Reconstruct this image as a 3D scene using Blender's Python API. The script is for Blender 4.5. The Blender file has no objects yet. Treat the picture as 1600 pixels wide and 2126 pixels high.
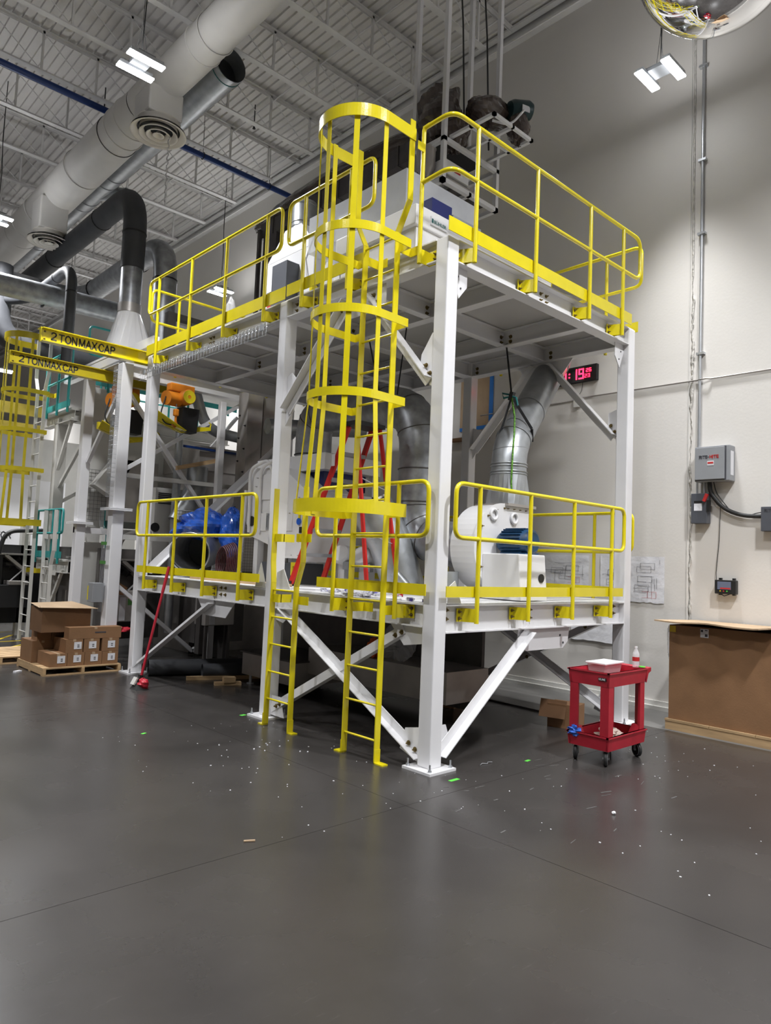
import bpy, math, random
from mathutils import Vector, Matrix
random.seed(7)
PI = math.pi
S = bpy.context.scene
COL = S.collection

# ------------------------------------------------------------------ camera
cam = bpy.data.cameras.new('camera')
cam.sensor_fit = 'HORIZONTAL'; cam.sensor_width = 36.0
cam.lens = 36.0*1481.935/1600.0
cam.clip_start = 0.05; cam.clip_end = 300
camo = bpy.data.objects.new('camera', cam); COL.objects.link(camo)
CR = Vector((0.72626327, -0.68616328, 0.04149245)); CU = Vector((-0.07835283, -0.02266309, 0.99666806)); CF = Vector((0.68293667, 0.72709445, 0.0702222))
camo.matrix_world = Matrix(((CR.x, CU.x, -CF.x, -4.56609), (CR.y, CU.y, -CF.y, -4.18748), (CR.z, CU.z, -CF.z, 1.75952), (0, 0, 0, 1)))
S.camera = camo

# ------------------------------------------------------------------ world, exposure
w = bpy.data.worlds.new('world'); S.world = w; w.use_nodes = True
w.node_tree.nodes['Background'].inputs[0].default_value = (0.75, 0.8, 0.9, 1)
w.node_tree.nodes['Background'].inputs[1].default_value = 0.02
S.view_settings.view_transform = 'Standard'; S.view_settings.look = 'None'
S.view_settings.exposure = 0.0; S.view_settings.gamma = 1.0; S.view_settings.use_curve_mapping = False

# high bay lamps: (x, y, z, strip offset in y, power factor); the first four are in view
LAMPS = [(-1.03, 4.52, 8.0, 0.16, 1.0, 136), (3.61, -0.17, 8.0, 0.17, 0.22, 60), (-1.08, 10.7, 8.0, 0.16, 1.4, 140), (3.75, 10.7, 8.0, 0.16, 0.8, 110),
         (-5.7, 4.5, 8.0, 0.16, 1.0, 136), (-5.7, -1.2, 8.0, 0.16, 0.9, 136), (-1.9, -1.9, 8.0, 0.16, 0.75, 136), (1.2, -3.8, 8.0, 0.16, 1.75, 146),
         (-1.1, -8.2, 8.0, 0.16, 0.8, 136), (3.0, -8.5, 8.0, 0.16, 0.8, 136), (-1.0, 17.0, 8.0, 0.16, 1.5, 140), (2.6, 17.5, 8.0, 0.16, 1.4, 140),
         (-5.7, 10.7, 8.0, 0.16, 1.0, 136), (-1.0, 23.5, 8.0, 0.16, 1.0, 136), (2.6, 23.5, 8.0, 0.16, 1.0, 136)]
LAMP_W = 238.0

def lamp_lights(x, y, z, dy, k, sp, parent):
    L = bpy.data.lights.new('lamp_light', 'AREA'); L.shape = 'RECTANGLE'
    L.size = 0.44; L.size_y = 0.42; L.energy = LAMP_W*k; L.color = (0.97, 0.98, 1.0); L.spread = math.radians(sp)
    o = bpy.data.objects.new('lamp_light', L); COL.objects.link(o); o.parent = parent
    o.location = (0, 0, -0.05)
    U = bpy.data.lights.new('ceiling_fill_light', 'AREA'); U.shape = 'RECTANGLE'  # added fill aimed upward to brighten the roof deck
    U.size = 0.4; U.size_y = 0.3; U.energy = LAMP_W*0.045; U.color = (0.97, 0.98, 1.0)
    o = bpy.data.objects.new('ceiling_fill_light', U); COL.objects.link(o); o.parent = parent
    o.location = (0, 0, 0.12); o.rotation_euler = (PI, 0, 0)

# ------------------------------------------------------------------ materials
def mat(name, col, rough=0.5, metal=0.0, var=0.06, scale=4.0, bump=0.0, bscale=40.0, emit=None, estr=0.0, alpha=1.0, trans=0.0, coat=0.0, spots=None, rvar=0.0, stretch=None, ior=1.45):
    m = bpy.data.materials.new(name); m.use_nodes = True
    nt = m.node_tree; n = nt.nodes; l = nt.links
    b = n['Principled BSDF']
    b.inputs['Roughness'].default_value = rough; b.inputs['Metallic'].default_value = metal
    b.inputs['IOR'].default_value = ior
    if coat: b.inputs['Coat Weight'].default_value = coat; b.inputs['Coat Roughness'].default_value = 0.1
    if trans: b.inputs['Transmission Weight'].default_value = trans
    if alpha < 1: b.inputs['Alpha'].default_value = alpha
    if emit:
        b.inputs['Emission Color'].default_value = (*emit, 1); b.inputs['Emission Strength'].default_value = estr
    tc = n.new('ShaderNodeTexCoord'); src = tc.outputs['Object']
    if stretch:
        mp = n.new('ShaderNodeMapping'); mp.inputs['Scale'].default_value = stretch
        l.new(src, mp.inputs[0]); src = mp.outputs[0]
    nz = n.new('ShaderNodeTexNoise'); nz.inputs['Scale'].default_value = scale; nz.inputs['Detail'].default_value = 5
    l.new(src, nz.inputs['Vector'])
    cr = n.new('ShaderNodeValToRGB')
    cr.color_ramp.elements[0].position = 0.3; cr.color_ramp.elements[1].position = 0.7
    cr.color_ramp.elements[0].color = (*[max(0, c*(1-var)) for c in col], 1)
    cr.color_ramp.elements[1].color = (*[min(1, c*(1+var)) for c in col], 1)
    l.new(nz.outputs['Fac'], cr.inputs['Fac'])
    out = cr.outputs['Color']
    if spots:      # (colour, scale, threshold)
        n2 = n.new('ShaderNodeTexNoise'); n2.inputs['Scale'].default_value = spots[1]; n2.inputs['Detail'].default_value = 8
        l.new(src, n2.inputs['Vector'])
        c2 = n.new('ShaderNodeValToRGB'); c2.color_ramp.elements[0].position = spots[2]; c2.color_ramp.elements[1].position = spots[2]+0.06
        l.new(n2.outputs['Fac'], c2.inputs['Fac'])
        mx = n.new('ShaderNodeMix'); mx.data_type = 'RGBA'; l.new(c2.outputs['Color'], mx.inputs['Factor'])
        l.new(out, mx.inputs['A']); mx.inputs['B'].default_value = (*spots[0], 1); out = mx.outputs['Result']
    l.new(out, b.inputs['Base Color'])
    if rvar:
        mr = n.new('ShaderNodeMapRange'); mr.inputs['To Min'].default_value = max(0.02, rough-rvar); mr.inputs['To Max'].default_value = rough+rvar
        l.new(nz.outputs['Fac'], mr.inputs['Value']); l.new(mr.outputs['Result'], b.inputs['Roughness'])
    if bump:
        n3 = n.new('ShaderNodeTexNoise'); n3.inputs['Scale'].default_value = bscale; n3.inputs['Detail'].default_value = 4
        l.new(src, n3.inputs['Vector'])
        bp = n.new('ShaderNodeBump'); bp.inputs['Strength'].default_value = bump; bp.inputs['Distance'].default_value = 0.02
        l.new(n3.outputs['Fac'], bp.inputs['Height']); l.new(bp.outputs['Normal'], b.inputs['Normal'])
    return m

def floor_mat(name, c1, c2, rough, seam=False):
    m = mat(name, c1, rough, var=0.10, scale=0.8, bump=0.012, bscale=5, rvar=0.05, coat=0.0, spots=None)
    nt = m.node_tree; n = nt.nodes; l = nt.links; b = n['Principled BSDF']
    tc = n.new('ShaderNodeTexCoord')
    nz = n.new('ShaderNodeTexNoise'); nz.inputs['Scale'].default_value = 0.8; nz.inputs['Detail'].default_value = 8; nz.inputs['Roughness'].default_value = 0.58
    l.new(tc.outputs['Object'], nz.inputs['Vector'])
    cr = n.new('ShaderNodeValToRGB'); cr.color_ramp.elements[0].position = 0.25; cr.color_ramp.elements[1].position = 0.78
    cr.color_ramp.elements[0].color = (*c1, 1); cr.color_ramp.elements[1].color = (*c2, 1)
    l.new(nz.outputs['Fac'], cr.inputs['Fac'])
    # fine speckle and scuffs
    mp = n.new('ShaderNodeMapping'); mp.inputs['Scale'].default_value = (1.5, 9, 1); mp.inputs['Rotation'].default_value = (0, 0, 0.5)
    l.new(tc.outputs['Object'], mp.inputs[0])
    s2 = n.new('ShaderNodeTexNoise'); s2.inputs['Scale'].default_value = 3.0; s2.inputs['Detail'].default_value = 12; s2.inputs['Roughness'].default_value = 0.75
    l.new(mp.outputs[0], s2.inputs['Vector'])
    c3 = n.new('ShaderNodeValToRGB'); c3.color_ramp.elements[0].position = 0.60; c3.color_ramp.elements[1].position = 0.85
    c3.color_ramp.elements[1].color = (0.35, 0.35, 0.35, 1)
    l.new(s2.outputs['Fac'], c3.inputs['Fac'])
    mx = n.new('ShaderNodeMix'); mx.data_type = 'RGBA'; l.new(c3.outputs['Color'], mx.inputs['Factor'])
    l.new(cr.outputs['Color'], mx.inputs['A']); mx.inputs['B'].default_value = (0.16, 0.155, 0.15, 1)
    l.new(mx.outputs['Result'], b.inputs['Base Color'])
    return m

M = {}
M['floor'] = floor_mat('polished_dark_concrete', (0.028, 0.0255, 0.0245), (0.050, 0.0455, 0.043), 0.27)
M['floor_old'] = floor_mat('worn_grey_concrete', (0.085, 0.082, 0.078), (0.19, 0.185, 0.175), 0.5)
M['joint'] = mat('dark_joint', (0.02, 0.019, 0.018), 0.9)  # dark floor base that shows along the slab joints
M['wall'] = mat('painted_wall', (0.66, 0.635, 0.60), 0.55, var=0.025, scale=0.7, bump=0.05, bscale=30)
M['wall2'] = mat('painted_wall_lower', (0.44, 0.425, 0.39), 0.6, var=0.03, scale=0.7)
M['trim'] = mat('white_trim', (0.62, 0.61, 0.58), 0.5)
M['caulk'] = mat('old_caulk', (0.56, 0.54, 0.50), 0.6, var=0.25, scale=14, bump=0.8, bscale=18)
M['ceil'] = mat('painted_roof_deck', (0.72, 0.70, 0.68), 0.6, var=0.05, scale=2)
M['joist'] = mat('painted_joist', (0.72, 0.71, 0.70), 0.5)
M['white'] = mat('white_enamel', (0.74, 0.735, 0.75), 0.28, var=0.02, coat=0.3)
M['white2'] = mat('offwhite_steel', (0.62, 0.61, 0.595), 0.4, var=0.05, spots=((0.40, 0.36, 0.30), 9, 0.72))
M['deck'] = mat('grey_primed_deck', (0.50, 0.49, 0.48), 0.35, var=0.06, scale=1.5)
M['decktop'] = mat('worn_deck_top', (0.66, 0.66, 0.67), 0.4, var=0.1, scale=9, bump=0.4, bscale=60)
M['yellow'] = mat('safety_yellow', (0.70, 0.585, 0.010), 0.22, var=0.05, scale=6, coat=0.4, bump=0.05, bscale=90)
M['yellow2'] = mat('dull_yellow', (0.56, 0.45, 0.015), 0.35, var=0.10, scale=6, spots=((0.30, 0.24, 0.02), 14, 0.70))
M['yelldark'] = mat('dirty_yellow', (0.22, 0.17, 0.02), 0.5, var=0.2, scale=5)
M['greenlabel'] = mat('green_label', (0.07, 0.22, 0.05), 0.5)
M['softwhite'] = mat('soft_white_enamel', (0.60, 0.60, 0.615), 0.35, var=0.02)
M['scuff'] = mat('scrape', (0.10, 0.098, 0.095), 0.5, var=0.4, scale=30)
M['stepgrey'] = mat('step_aluminium', (0.30, 0.30, 0.31), 0.4, metal=0.3)
M['bolt'] = mat('yellow_zinc_bolt', (0.20, 0.15, 0.06), 0.35, metal=0.7, var=0.3, scale=60)
M['zinc'] = mat('zinc', (0.55, 0.57, 0.60), 0.35, metal=0.8)
M['galv'] = mat('galvanised_sheet', (0.42, 0.44, 0.46), 0.38, metal=0.75, var=0.14, scale=7, rvar=0.08)
M['galvd'] = mat('dull_galvanised', (0.33, 0.34, 0.36), 0.40, metal=0.6, var=0.25, scale=8, rvar=0.1)
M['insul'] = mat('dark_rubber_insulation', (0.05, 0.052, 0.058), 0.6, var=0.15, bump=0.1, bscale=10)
M['duct'] = mat('painted_duct', (0.66, 0.645, 0.62), 0.5, var=0.04, scale=3, bump=0.04, bscale=5)
M['grille'] = mat('diffuser_paint', (0.74, 0.70, 0.64), 0.5, var=0.05)
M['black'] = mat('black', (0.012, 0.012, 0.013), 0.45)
M['rubber'] = mat('black_rubber', (0.02, 0.02, 0.02), 0.55)
M['blue'] = mat('blue_pipe', (0.008, 0.035, 0.17), 0.35)
M['tarp'] = mat('blue_plastic', (0.02, 0.12, 0.62), 0.18, var=0.35, scale=5, coat=0.5, bump=0.9, bscale=9)
M['navy'] = mat('navy_plastic', (0.012, 0.018, 0.12), 0.4)
M['red'] = mat('red_plastic', (0.43, 0.018, 0.035), 0.42, var=0.10, scale=8)
M['reddark'] = mat('red_tray_floor', (0.13, 0.02, 0.02), 0.6, var=0.3, scale=14)
M['redladder'] = mat('red_fibreglass', (0.55, 0.02, 0.015), 0.4)
M['alu'] = mat('aluminium', (0.52, 0.52, 0.54), 0.4, metal=0.35)
M['kraft'] = mat('kraft_cardboard', (0.245, 0.130, 0.062), 0.75, var=0.09, scale=4, bump=0.06, bscale=60)
M['kraftd'] = mat('dark_kraft', (0.165, 0.085, 0.040), 0.8, var=0.1, scale=4)
M['kraftl'] = mat('pale_kraft', (0.42, 0.30, 0.19), 0.75, var=0.08, scale=5)
M['wood'] = mat('pallet_wood', (0.46, 0.31, 0.165), 0.75, var=0.22, scale=2.2, stretch=(1.5, 1.0, 9), spots=((0.14, 0.07, 0.03), 1.6, 0.70))
M['paper'] = mat('paper', (0.70, 0.70, 0.73), 0.7, var=0.05, bump=0.5, bscale=7)
M['ink'] = mat('ink', (0.06, 0.06, 0.07), 0.8)
M['redink'] = mat('red_ink', (0.45, 0.02, 0.02), 0.7)
M['steel'] = mat('brushed_steel', (0.42, 0.395, 0.375), 0.38, metal=0.5, var=0.15, scale=3, rvar=0.08)
M['steeld'] = mat('dark_machine_steel', (0.10, 0.092, 0.088), 0.42, metal=0.4, var=0.2, scale=4)
M['grey'] = mat('grey_enclosure', (0.26, 0.27, 0.285), 0.4)
M['greyd'] = mat('dark_grey_box', (0.075, 0.08, 0.095), 0.45)
M['teal'] = mat('teal_paint', (0.025, 0.26, 0.25), 0.4)
M['tealdark'] = mat('teal_panel', (0.02, 0.15, 0.15), 0.4)
M['orange'] = mat('orange_hoist', (0.62, 0.20, 0.015), 0.4, var=0.12)
M['clear'] = mat('clear_plastic', (0.85, 0.85, 0.88), 0.08, trans=0.0, alpha=0.35)
M['clearlid'] = mat('milky_acrylic', (0.75, 0.77, 0.82), 0.05, alpha=0.55, coat=0.6)
M['bottle'] = mat('bottle_plastic', (0.9, 0.9, 0.92), 0.05, alpha=0.45)
M['wrap'] = mat('brown_film', (0.065, 0.048, 0.042), 0.22, var=0.55, scale=4, coat=0.35, bump=1.0, bscale=5)
M['brownsheet'] = mat('brown_sheet_steel', (0.075, 0.068, 0.072), 0.35, metal=0.3, var=0.25, scale=6)
M['greenmotor'] = mat('dark_green_motor', (0.010, 0.035, 0.040), 0.4)
M['motorblue'] = mat('blue_motor', (0.012, 0.055, 0.13), 0.4)
M['greentape'] = mat('green_tape', (0.10, 0.55, 0.06), 0.5)
M['mirror'] = mat('mirror_chrome', (0.92, 0.92, 0.92), 0.02, metal=1.0, var=0.0)
M['glow'] = mat('lamp_lens', (1, 1, 1), 0.4, emit=(0.96, 0.98, 1.0), estr=26)
M['led'] = mat('red_led', (0.9, 0.02, 0.05), 0.4, emit=(1.0, 0.02, 0.07), estr=5)
M['screen'] = mat('screen', (0.06, 0.07, 0.10), 0.2, emit=(0.10, 0.11, 0.16), estr=0.6)
M['cream'] = mat('cream_enamel', (0.56, 0.55, 0.52), 0.4, var=0.04)
M['purple'] = mat('wine_hose', (0.06, 0.015, 0.02), 0.4)
M['cloth'] = mat('beige_rag', (0.58, 0.47, 0.41), 0.85, bump=0.6, bscale=20)
M['bluerag'] = mat('blue_gloves', (0.05, 0.16, 0.62), 0.5, var=0.6, scale=20)
M['strap'] = mat('black_strap', (0.012, 0.012, 0.014), 0.7)
M['hivis'] = mat('green_black_rope', (0.10, 0.26, 0.03), 0.6, var=0.95, scale=45)
M['yline'] = mat('yellow_floor_tape', (0.55, 0.40, 0.02), 0.5)
M['bluetape'] = mat('blue_tape', (0.03, 0.20, 0.62), 0.5)
M['orangevest'] = mat('orange_cloth', (0.75, 0.13, 0.02), 0.8)
M['silver'] = mat('foil', (0.75, 0.75, 0.77), 0.15, metal=0.9, bump=1.0, bscale=30)
M['can'] = mat('red_white_can', (0.6, 0.55, 0.55), 0.25, metal=0.5, var=0.5, scale=18, spots=((0.5, 0.02, 0.04), 12, 0.5))
M['mixed'] = mat('mixed_litter', (0.40, 0.40, 0.46), 0.5, var=0.9, scale=22, spots=((0.10, 0.08, 0.35), 14, 0.58))

# ------------------------------------------------------------------ geometry accumulator
def V(*a): return Vector(a if len(a) > 1 else a[0])
class G:
    def __init__(s): s.v = []; s.f = []; s.sm = []
    def add(s, vs, fs, smooth=False):
        o = len(s.v); s.v += [tuple(v) for v in vs]
        for f in fs: s.f.append([i+o for i in f]); s.sm.append(smooth)
        return s
    def box(s, x0, y0, z0, x1, y1, z1):
        vs = [(x, y, z) for z in (z0, z1) for y in (y0, y1) for x in (x0, x1)]
        return s.add(vs, [(0, 2, 3, 1), (4, 5, 7, 6), (0, 1, 5, 4), (2, 6, 7, 3), (0, 4, 6, 2), (1, 3, 7, 5)])
    def obox(s, c, d, rot):      # centre, full size, 3x3
        c = V(c); vs = [c + rot @ Vector((x*d[0]/2, y*d[1]/2, z*d[2]/2)) for z in (-1, 1) for y in (-1, 1) for x in (-1, 1)]
        return s.add(vs, [(0, 2, 3, 1), (4, 5, 7, 6), (0, 1, 5, 4), (2, 6, 7, 3), (0, 4, 6, 2), (1, 3, 7, 5)])
    def sweep(s, prof, p1, p2, up=(0, 0, 1), side=None, close=True):   # prof: list of (side, up)
        p1 = V(p1); p2 = V(p2); t = (p2-p1).normalized(); u = V(up)
        u = (u - t*u.dot(t)).normalized(); r = t.cross(u)
        n = len(prof); vs = [p1 + r*a + u*b for a, b in prof] + [p2 + r*a + u*b for a, b in prof]
        fs = [(i, (i+1) % n, n+(i+1) % n, n+i) for i in range(n)]
        fs += [tuple(range(n))[::-1], tuple(range(n, 2*n))]
        return s.add(vs, fs)
    def bar(s, p1, p2, wd, th, up=(0, 0, 1)):     # th measured along up, wd across
        return s.sweep([(-wd/2, -th/2), (wd/2, -th/2), (wd/2, th/2), (-wd/2, th/2)], p1, p2, up)
    def angle(s, p1, p2, wd, t, up, flip=1):
        f = flip
        pr = [(0, 0), (wd*f, 0), (wd*f, t), (t*f, t), (t*f, wd), (0, wd)]
        return s.sweep(pr, p1, p2, up)
    def ibeam(s, p1, p2, h, wd, tf=0.012, tw=0.008):   # top centre line given
        hw = wd/2; tt = tw/2
        pr = [(-hw, 0), (-hw, -tf), (-tt, -tf), (-tt, -h+tf), (-hw, -h+tf), (-hw, -h), (hw, -h), (hw, -h+tf), (tt, -h+tf), (tt, -tf), (hw, -tf), (hw, 0)]
        p1 = V(p1); p2 = V(p2); t = (p2-p1).normalized(); u = V(0, 0, 1); r = t.cross(u)
        n = 12; vs = [p1 + r*a + u*b for a, b in pr] + [p2 + r*a + u*b for a, b in pr]
        fs = [(i, (i+1) % n, n+(i+1) % n, n+i) for i in range(n)]
        for k in (0, n):
            fs += [(k+0, k+1, k+10, k+11), (k+2, k+3, k+8, k+9), (k+4, k+5, k+6, k+7)]
        return s.add(vs, fs)
    def tube(s, pts, r, n=10, closed=False, cap=True, r2=None):
        pts = [V(p) for p in pts]; N = len(pts)
        rs = r if isinstance(r, (list, tuple)) else [r]*N
        tans = []
        for i in range(N):
            a = pts[(i-1) % N] if (closed or i > 0) else pts[i]; b = pts[(i+1) % N] if (closed or i < N-1) else pts[i]
            t = (b-a); tans.append(t.normalized() if t.length > 1e-9 else Vector((0, 0, 1)))
        t0 = tans[0]; u = Vector((0, 0, 1)) if abs(t0.z) < 0.9 else Vector((1, 0, 0))
        u = (u - t0*u.dot(t0)).normalized(); rings = []
        for i in range(N):
            t = tans[i]; u = (u - t*u.dot(t)).normalized(); w_ = t.cross(u)
            rings.append([pts[i] + (u*math.cos(2*PI*k/n) + w_*math.sin(2*PI*k/n))*rs[i] for k in range(n)])
        vs = [p for rg in rings for p in rg]; fs = []
        for i in range(N if closed else N-1):
            j = (i+1) % N
            for k in range(n): fs.append((i*n+k, i*n+(k+1) % n, j*n+(k+1) % n, j*n+k))
        s.add(vs, fs, True)
        if cap and not closed:
            s.add(rings[0], [tuple(range(n))[::-1]]); s.add(rings[-1], [tuple(range(n))])
        return s
    def cyl(s, p1, p2, r, n=12, cap=True): return s.tube([p1, p2], r, n, cap=cap)
    def pipe(s, pts, r, t=0.01, n=20):        # open hollow pipe
        s.tube(pts, r, n, cap=False); s.tube(pts, r-t, n, cap=False)
        return s
    def lathe(s, c, prof, n=24, ax=(0, 0, 1)):    # prof: (radius, height)
        c = V(c); t = V(ax).normalized(); u = Vector((1, 0, 0)) if abs(t.x) < 0.9 else Vector((0, 1, 0))
        u = (u - t*u.dot(t)).normalized(); w_ = t.cross(u); m = len(prof)
        vs = [c + t*h + (u*math.cos(2*PI*k/n)+w_*math.sin(2*PI*k/n))*r for r, h in prof for k in range(n)]
        fs = [(i*n+k, i*n+(k+1) % n, (i+1)*n+(k+1) % n, (i+1)*n+k) for i in range(m-1) for k in range(n)]
        return s.add(vs, fs, True)
    def prism(s, poly, d):    # poly 3D points, d extrusion vector
        d = V(d); poly = [V(p) for p in poly]; n = len(poly)
        vs = poly + [p+d for p in poly]
        return s.add(vs, [(i, (i+1) % n, n+(i+1) % n, n+i) for i in range(n)] + [tuple(range(n))[::-1], tuple(range(n, 2*n))])
    def frustum(s, b, zb, t, zt):     # b, t: (x0,y0,x1,y1)
        vs = [(b[0], b[1], zb), (b[2], b[1], zb), (b[2], b[3], zb), (b[0], b[3], zb), (t[0], t[1], zt), (t[2], t[1], zt), (t[2], t[3], zt), (t[0], t[3], zt)]
        return s.add(vs, [(3, 2, 1, 0), (4, 5, 6, 7), (0, 1, 5, 4), (1, 2, 6, 5), (2, 3, 7, 6), (3, 0, 4, 7)])
    def hexbolt(s, c, ax, r=0.014, h=0.012, shank=0.02):
        c = V(c); ax = V(ax).normalized()
        s.tube([c, c+ax*0.003], r*1.55, 12); s.tube([c+ax*0.003, c+ax*(h+0.003)], r, 6); s.tube([c+ax*h, c+ax*(h+shank)], r*0.5, 8)
        return s

def rnd(pts, rad, seg=5, closed=False):
    pts = [V(p) for p in pts]; N = len(pts); out = []
    for i in range(N):
        if not closed and i in (0, N-1): out.append(pts[i]); continue
        p = pts[i]; a = (pts[i-1]-p); b = (pts[(i+1) % N]-p)
        r = min(rad, a.length*0.49, b.length*0.49); a = p+a.normalized()*r; b = p+b.normalized()*r
        for k in range(seg+1):
            q = k/seg; out.append(a*(1-q)**2 + p*2*q*(1-q) + b*q*q)
    return out

def root_of(o):
    while o.parent: o = o.parent
    return o
def part(name, g, m, parent=None, label=None, kind=None, bevel=0):
    me = bpy.data.meshes.new(name)
    off = Vector(root_of(parent).location) if parent else Vector((0, 0, 0))
    me.from_pydata([(v[0]-off.x, v[1]-off.y, v[2]-off.z) for v in g.v], [], g.f)
    me.polygons.foreach_set('use_smooth', g.sm)
    me.materials.append(M[m] if isinstance(m, str) else m); me.update()
    o = bpy.data.objects.new(name, me); COL.objects.link(o)
    if parent: o.parent = parent
    if label: o['label'] = label
    if kind or name in ('bolts', 'bolt_holes', 'clips', 'line_work', 'red_marks', 'label_print', 'anchor_bolts'): o['kind'] = kind or 'stuff'
    if bevel:
        b = o.modifiers.new('bevel', 'BEVEL'); b.width = bevel; b.segments = 2; b.limit_method = 'ANGLE'
    return o
def thing(name, label, cat, loc=(0, 0, 0), group=None):
    o = bpy.data.objects.new(name, None); COL.objects.link(o); o.location = loc
    o.empty_display_size = 0.1
    o['label'] = label; o['category'] = cat
    if group: o['group'] = group
    return o
def single(name, g, m, label, cat, loc=None, group=None, bevel=0, kind=None):
    off = V(loc) if loc else V(0, 0, 0)
    if not loc:
        n = len(g.v); off = Vector((sum(v[0] for v in g.v)/n, sum(v[1] for v in g.v)/n, min(v[2] for v in g.v)))
    me = bpy.data.meshes.new(name)
    me.from_pydata([(v[0]-off.x, v[1]-off.y, v[2]-off.z) for v in g.v], [], g.f)
    me.polygons.foreach_set('use_smooth', g.sm); me.materials.append(M[m]); me.update()
    o = bpy.data.objects.new(name, me); COL.objects.link(o); o.location = off
    o['label'] = label; o['category'] = cat
    if group: o['group'] = group
    if kind: o['kind'] = kind
    if bevel:
        b = o.modifiers.new('bevel', 'BEVEL'); b.width = bevel; b.segments = 2; b.limit_method = 'ANGLE'
    return o
def copy_tree(o, parent=None):
    c = o.copy(); COL.objects.link(c)
    if parent: c.parent = parent
    for ch in list(o.children): copy_tree(ch, c)
    return c
def text_g(s, size, origin, right, up, depth=0.004, bold=0.0, space=1.0):
    cu = bpy.data.curves.new('t', 'FONT'); cu.body = s; cu.size = size; cu.extrude = depth/2; cu.offset = bold; cu.space_character = space; cu.resolution_u = 2
    o = bpy.data.objects.new('t', cu); COL.objects.link(o)
    dg = bpy.context.evaluated_depsgraph_get(); me = bpy.data.meshes.new_from_object(o.evaluated_get(dg))
    r = V(right).normalized(); u = V(up).normalized(); n = r.cross(u); O = V(origin); g = G()
    g.add([O + r*v.co.x + u*v.co.y + n*v.co.z for v in me.vertices], [tuple(p.vertices) for p in me.polygons])
    bpy.data.objects.remove(o); bpy.data.curves.remove(cu); bpy.data.meshes.remove(me)
    return g

STROKES = {'2': [[(0, .78), (.12, .95), (.3, 1), (.5, .95), (.58, .76), (.5, .55), (0, .06)], [(0, .06), (.62, .06)]], 'T': [[(0, .94), (.66, .94)], [(.33, .94), (.33, 0)]],
    'O': [[(.35, 1), (.1, .85), (0, .5), (.1, .15), (.35, 0), (.6, .15), (.7, .5), (.6, .85), (.35, 1)]], 'N': [[(.05, 0), (.05, 1)], [(.05, .97), (.6, .03)], [(.6, 0), (.6, 1)]],
    'M': [[(.05, 0), (.05, 1)], [(.05, .97), (.38, .1)], [(.38, .1), (.71, .97)], [(.71, 0), (.71, 1)]], 'A': [[(0, 0), (.32, 1)], [(.32, 1), (.64, 0)], [(.12, .33), (.52, .33)]],
    'X': [[(0, 0), (.6, 1)], [(0, 1), (.6, 0)]], 'C': [[(.64, .75), (.52, .95), (.32, 1), (.1, .85), (0, .5), (.1, .15), (.32, 0), (.52, .05), (.64, .25)]], 'P': [[(.05, 0), (.05, 1)], [(.05, .95), (.4, .95), (.56, .84), (.56, .62), (.4, .48), (.05, .48)]],
    'R': [[(.05, 0), (.05, 1)], [(.05, .95), (.4, .95), (.56, .84), (.56, .62), (.4, .48), (.05, .48)], [(.3, .48), (.6, 0)]], 'I': [[(.08, 0), (.08, 1)]], 'E': [[(.05, 0), (.05, 1)], [(.05, .95), (.52, .95)], [(.05, .5), (.48, .5)], [(.05, .05), (.52, .05)]],
    'H': [[(.05, 0), (.05, 1)], [(.05, .5), (.58, .5)], [(.58, 0), (.58, 1)]], '-': [[(0, .45), (.3, .45)]], 'F': [[(.05, 0), (.05, 1)], [(.05, .95), (.52, .95)], [(.05, .5), (.45, .5)]],
    'U': [[(.05, 1), (.05, .2), (.2, .03), (.42, .03), (.57, .2), (.57, 1)]], 'L': [[(.05, 1), (.05, .05)], [(.05, .05), (.5, .05)]], 'B': [[(.05, 0), (.05, 1)], [(.05, .95), (.4, .95), (.52, .75), (.4, .52), (.05, .52)], [(.4, .52), (.58, .28), (.42, .05), (.05, .05)]]}
ADV = {'I': .3, 'M': .92, '-': .42, ' ': .16}
def stroke_text(s, h, origin, right, up, depth=.003, wt=.15, width=None, gap=.16):
    O = V(origin); r = V(right).normalized(); u = V(up).normalized(); n = r.cross(u); g = G()
    tot = sum(ADV.get(c, max([p[0] for st in STROKES.get(c, [[(0, 0)]]) for p in st])+gap) for c in s)
    sx = (width/(tot)) if width else h; x = 0; t = h*wt
    for c in s:
        for st in STROKES.get(c, []):
            for a, b in zip(st[:-1], st[1:]):
                A = O + r*((x+a[0])*sx) + u*(a[1]*h); B = O + r*((x+b[0])*sx) + u*(b[1]*h)
                d = (B-A).normalized(); g.bar(A-d*t*.25, B+d*t*.25, t, depth, up=n)
        x += ADV.get(c, max([p[0] for st in STROKES.get(c, [[(0, 0)]]) for p in st])+gap)
    return g

# ================================================================== THE SETTING
def struct(name, g, m, parent=None):
    o = part(name, g, m, parent)
    if not parent: o['kind'] = 'structure'
    return o
WX = 4.56; ZC = 10.75
fl = struct('floor', G().box(-16, -14, -0.12, WX+0.2, 34, -0.012), 'joint')
ys = [-14, -9.3, -4.9, -0.462, 3.9, 8.3, 12.7, 17.1, 21.5, 25.9, 34]
xs = [-16, -9.6, -5.2, -0.745, 3.44]
for i in range(len(xs)-1):
    for j in range(len(ys)-1):
        part('slab', G().box(xs[i]+.0018, ys[j]+.0018, -0.012, xs[i+1]-.0018, ys[j+1]-.0018, 0), 'floor', fl)
for j in range(0, len(ys)-1):
    part('slab', G().box(3.446, ys[j]+.003, -0.012, WX, ys[j+1]-.003, 0.0), 'floor_old', fl)
wall = struct('wall_right', G().box(WX, -14, 0, WX+0.2, 34, ZC), 'wall')
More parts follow.
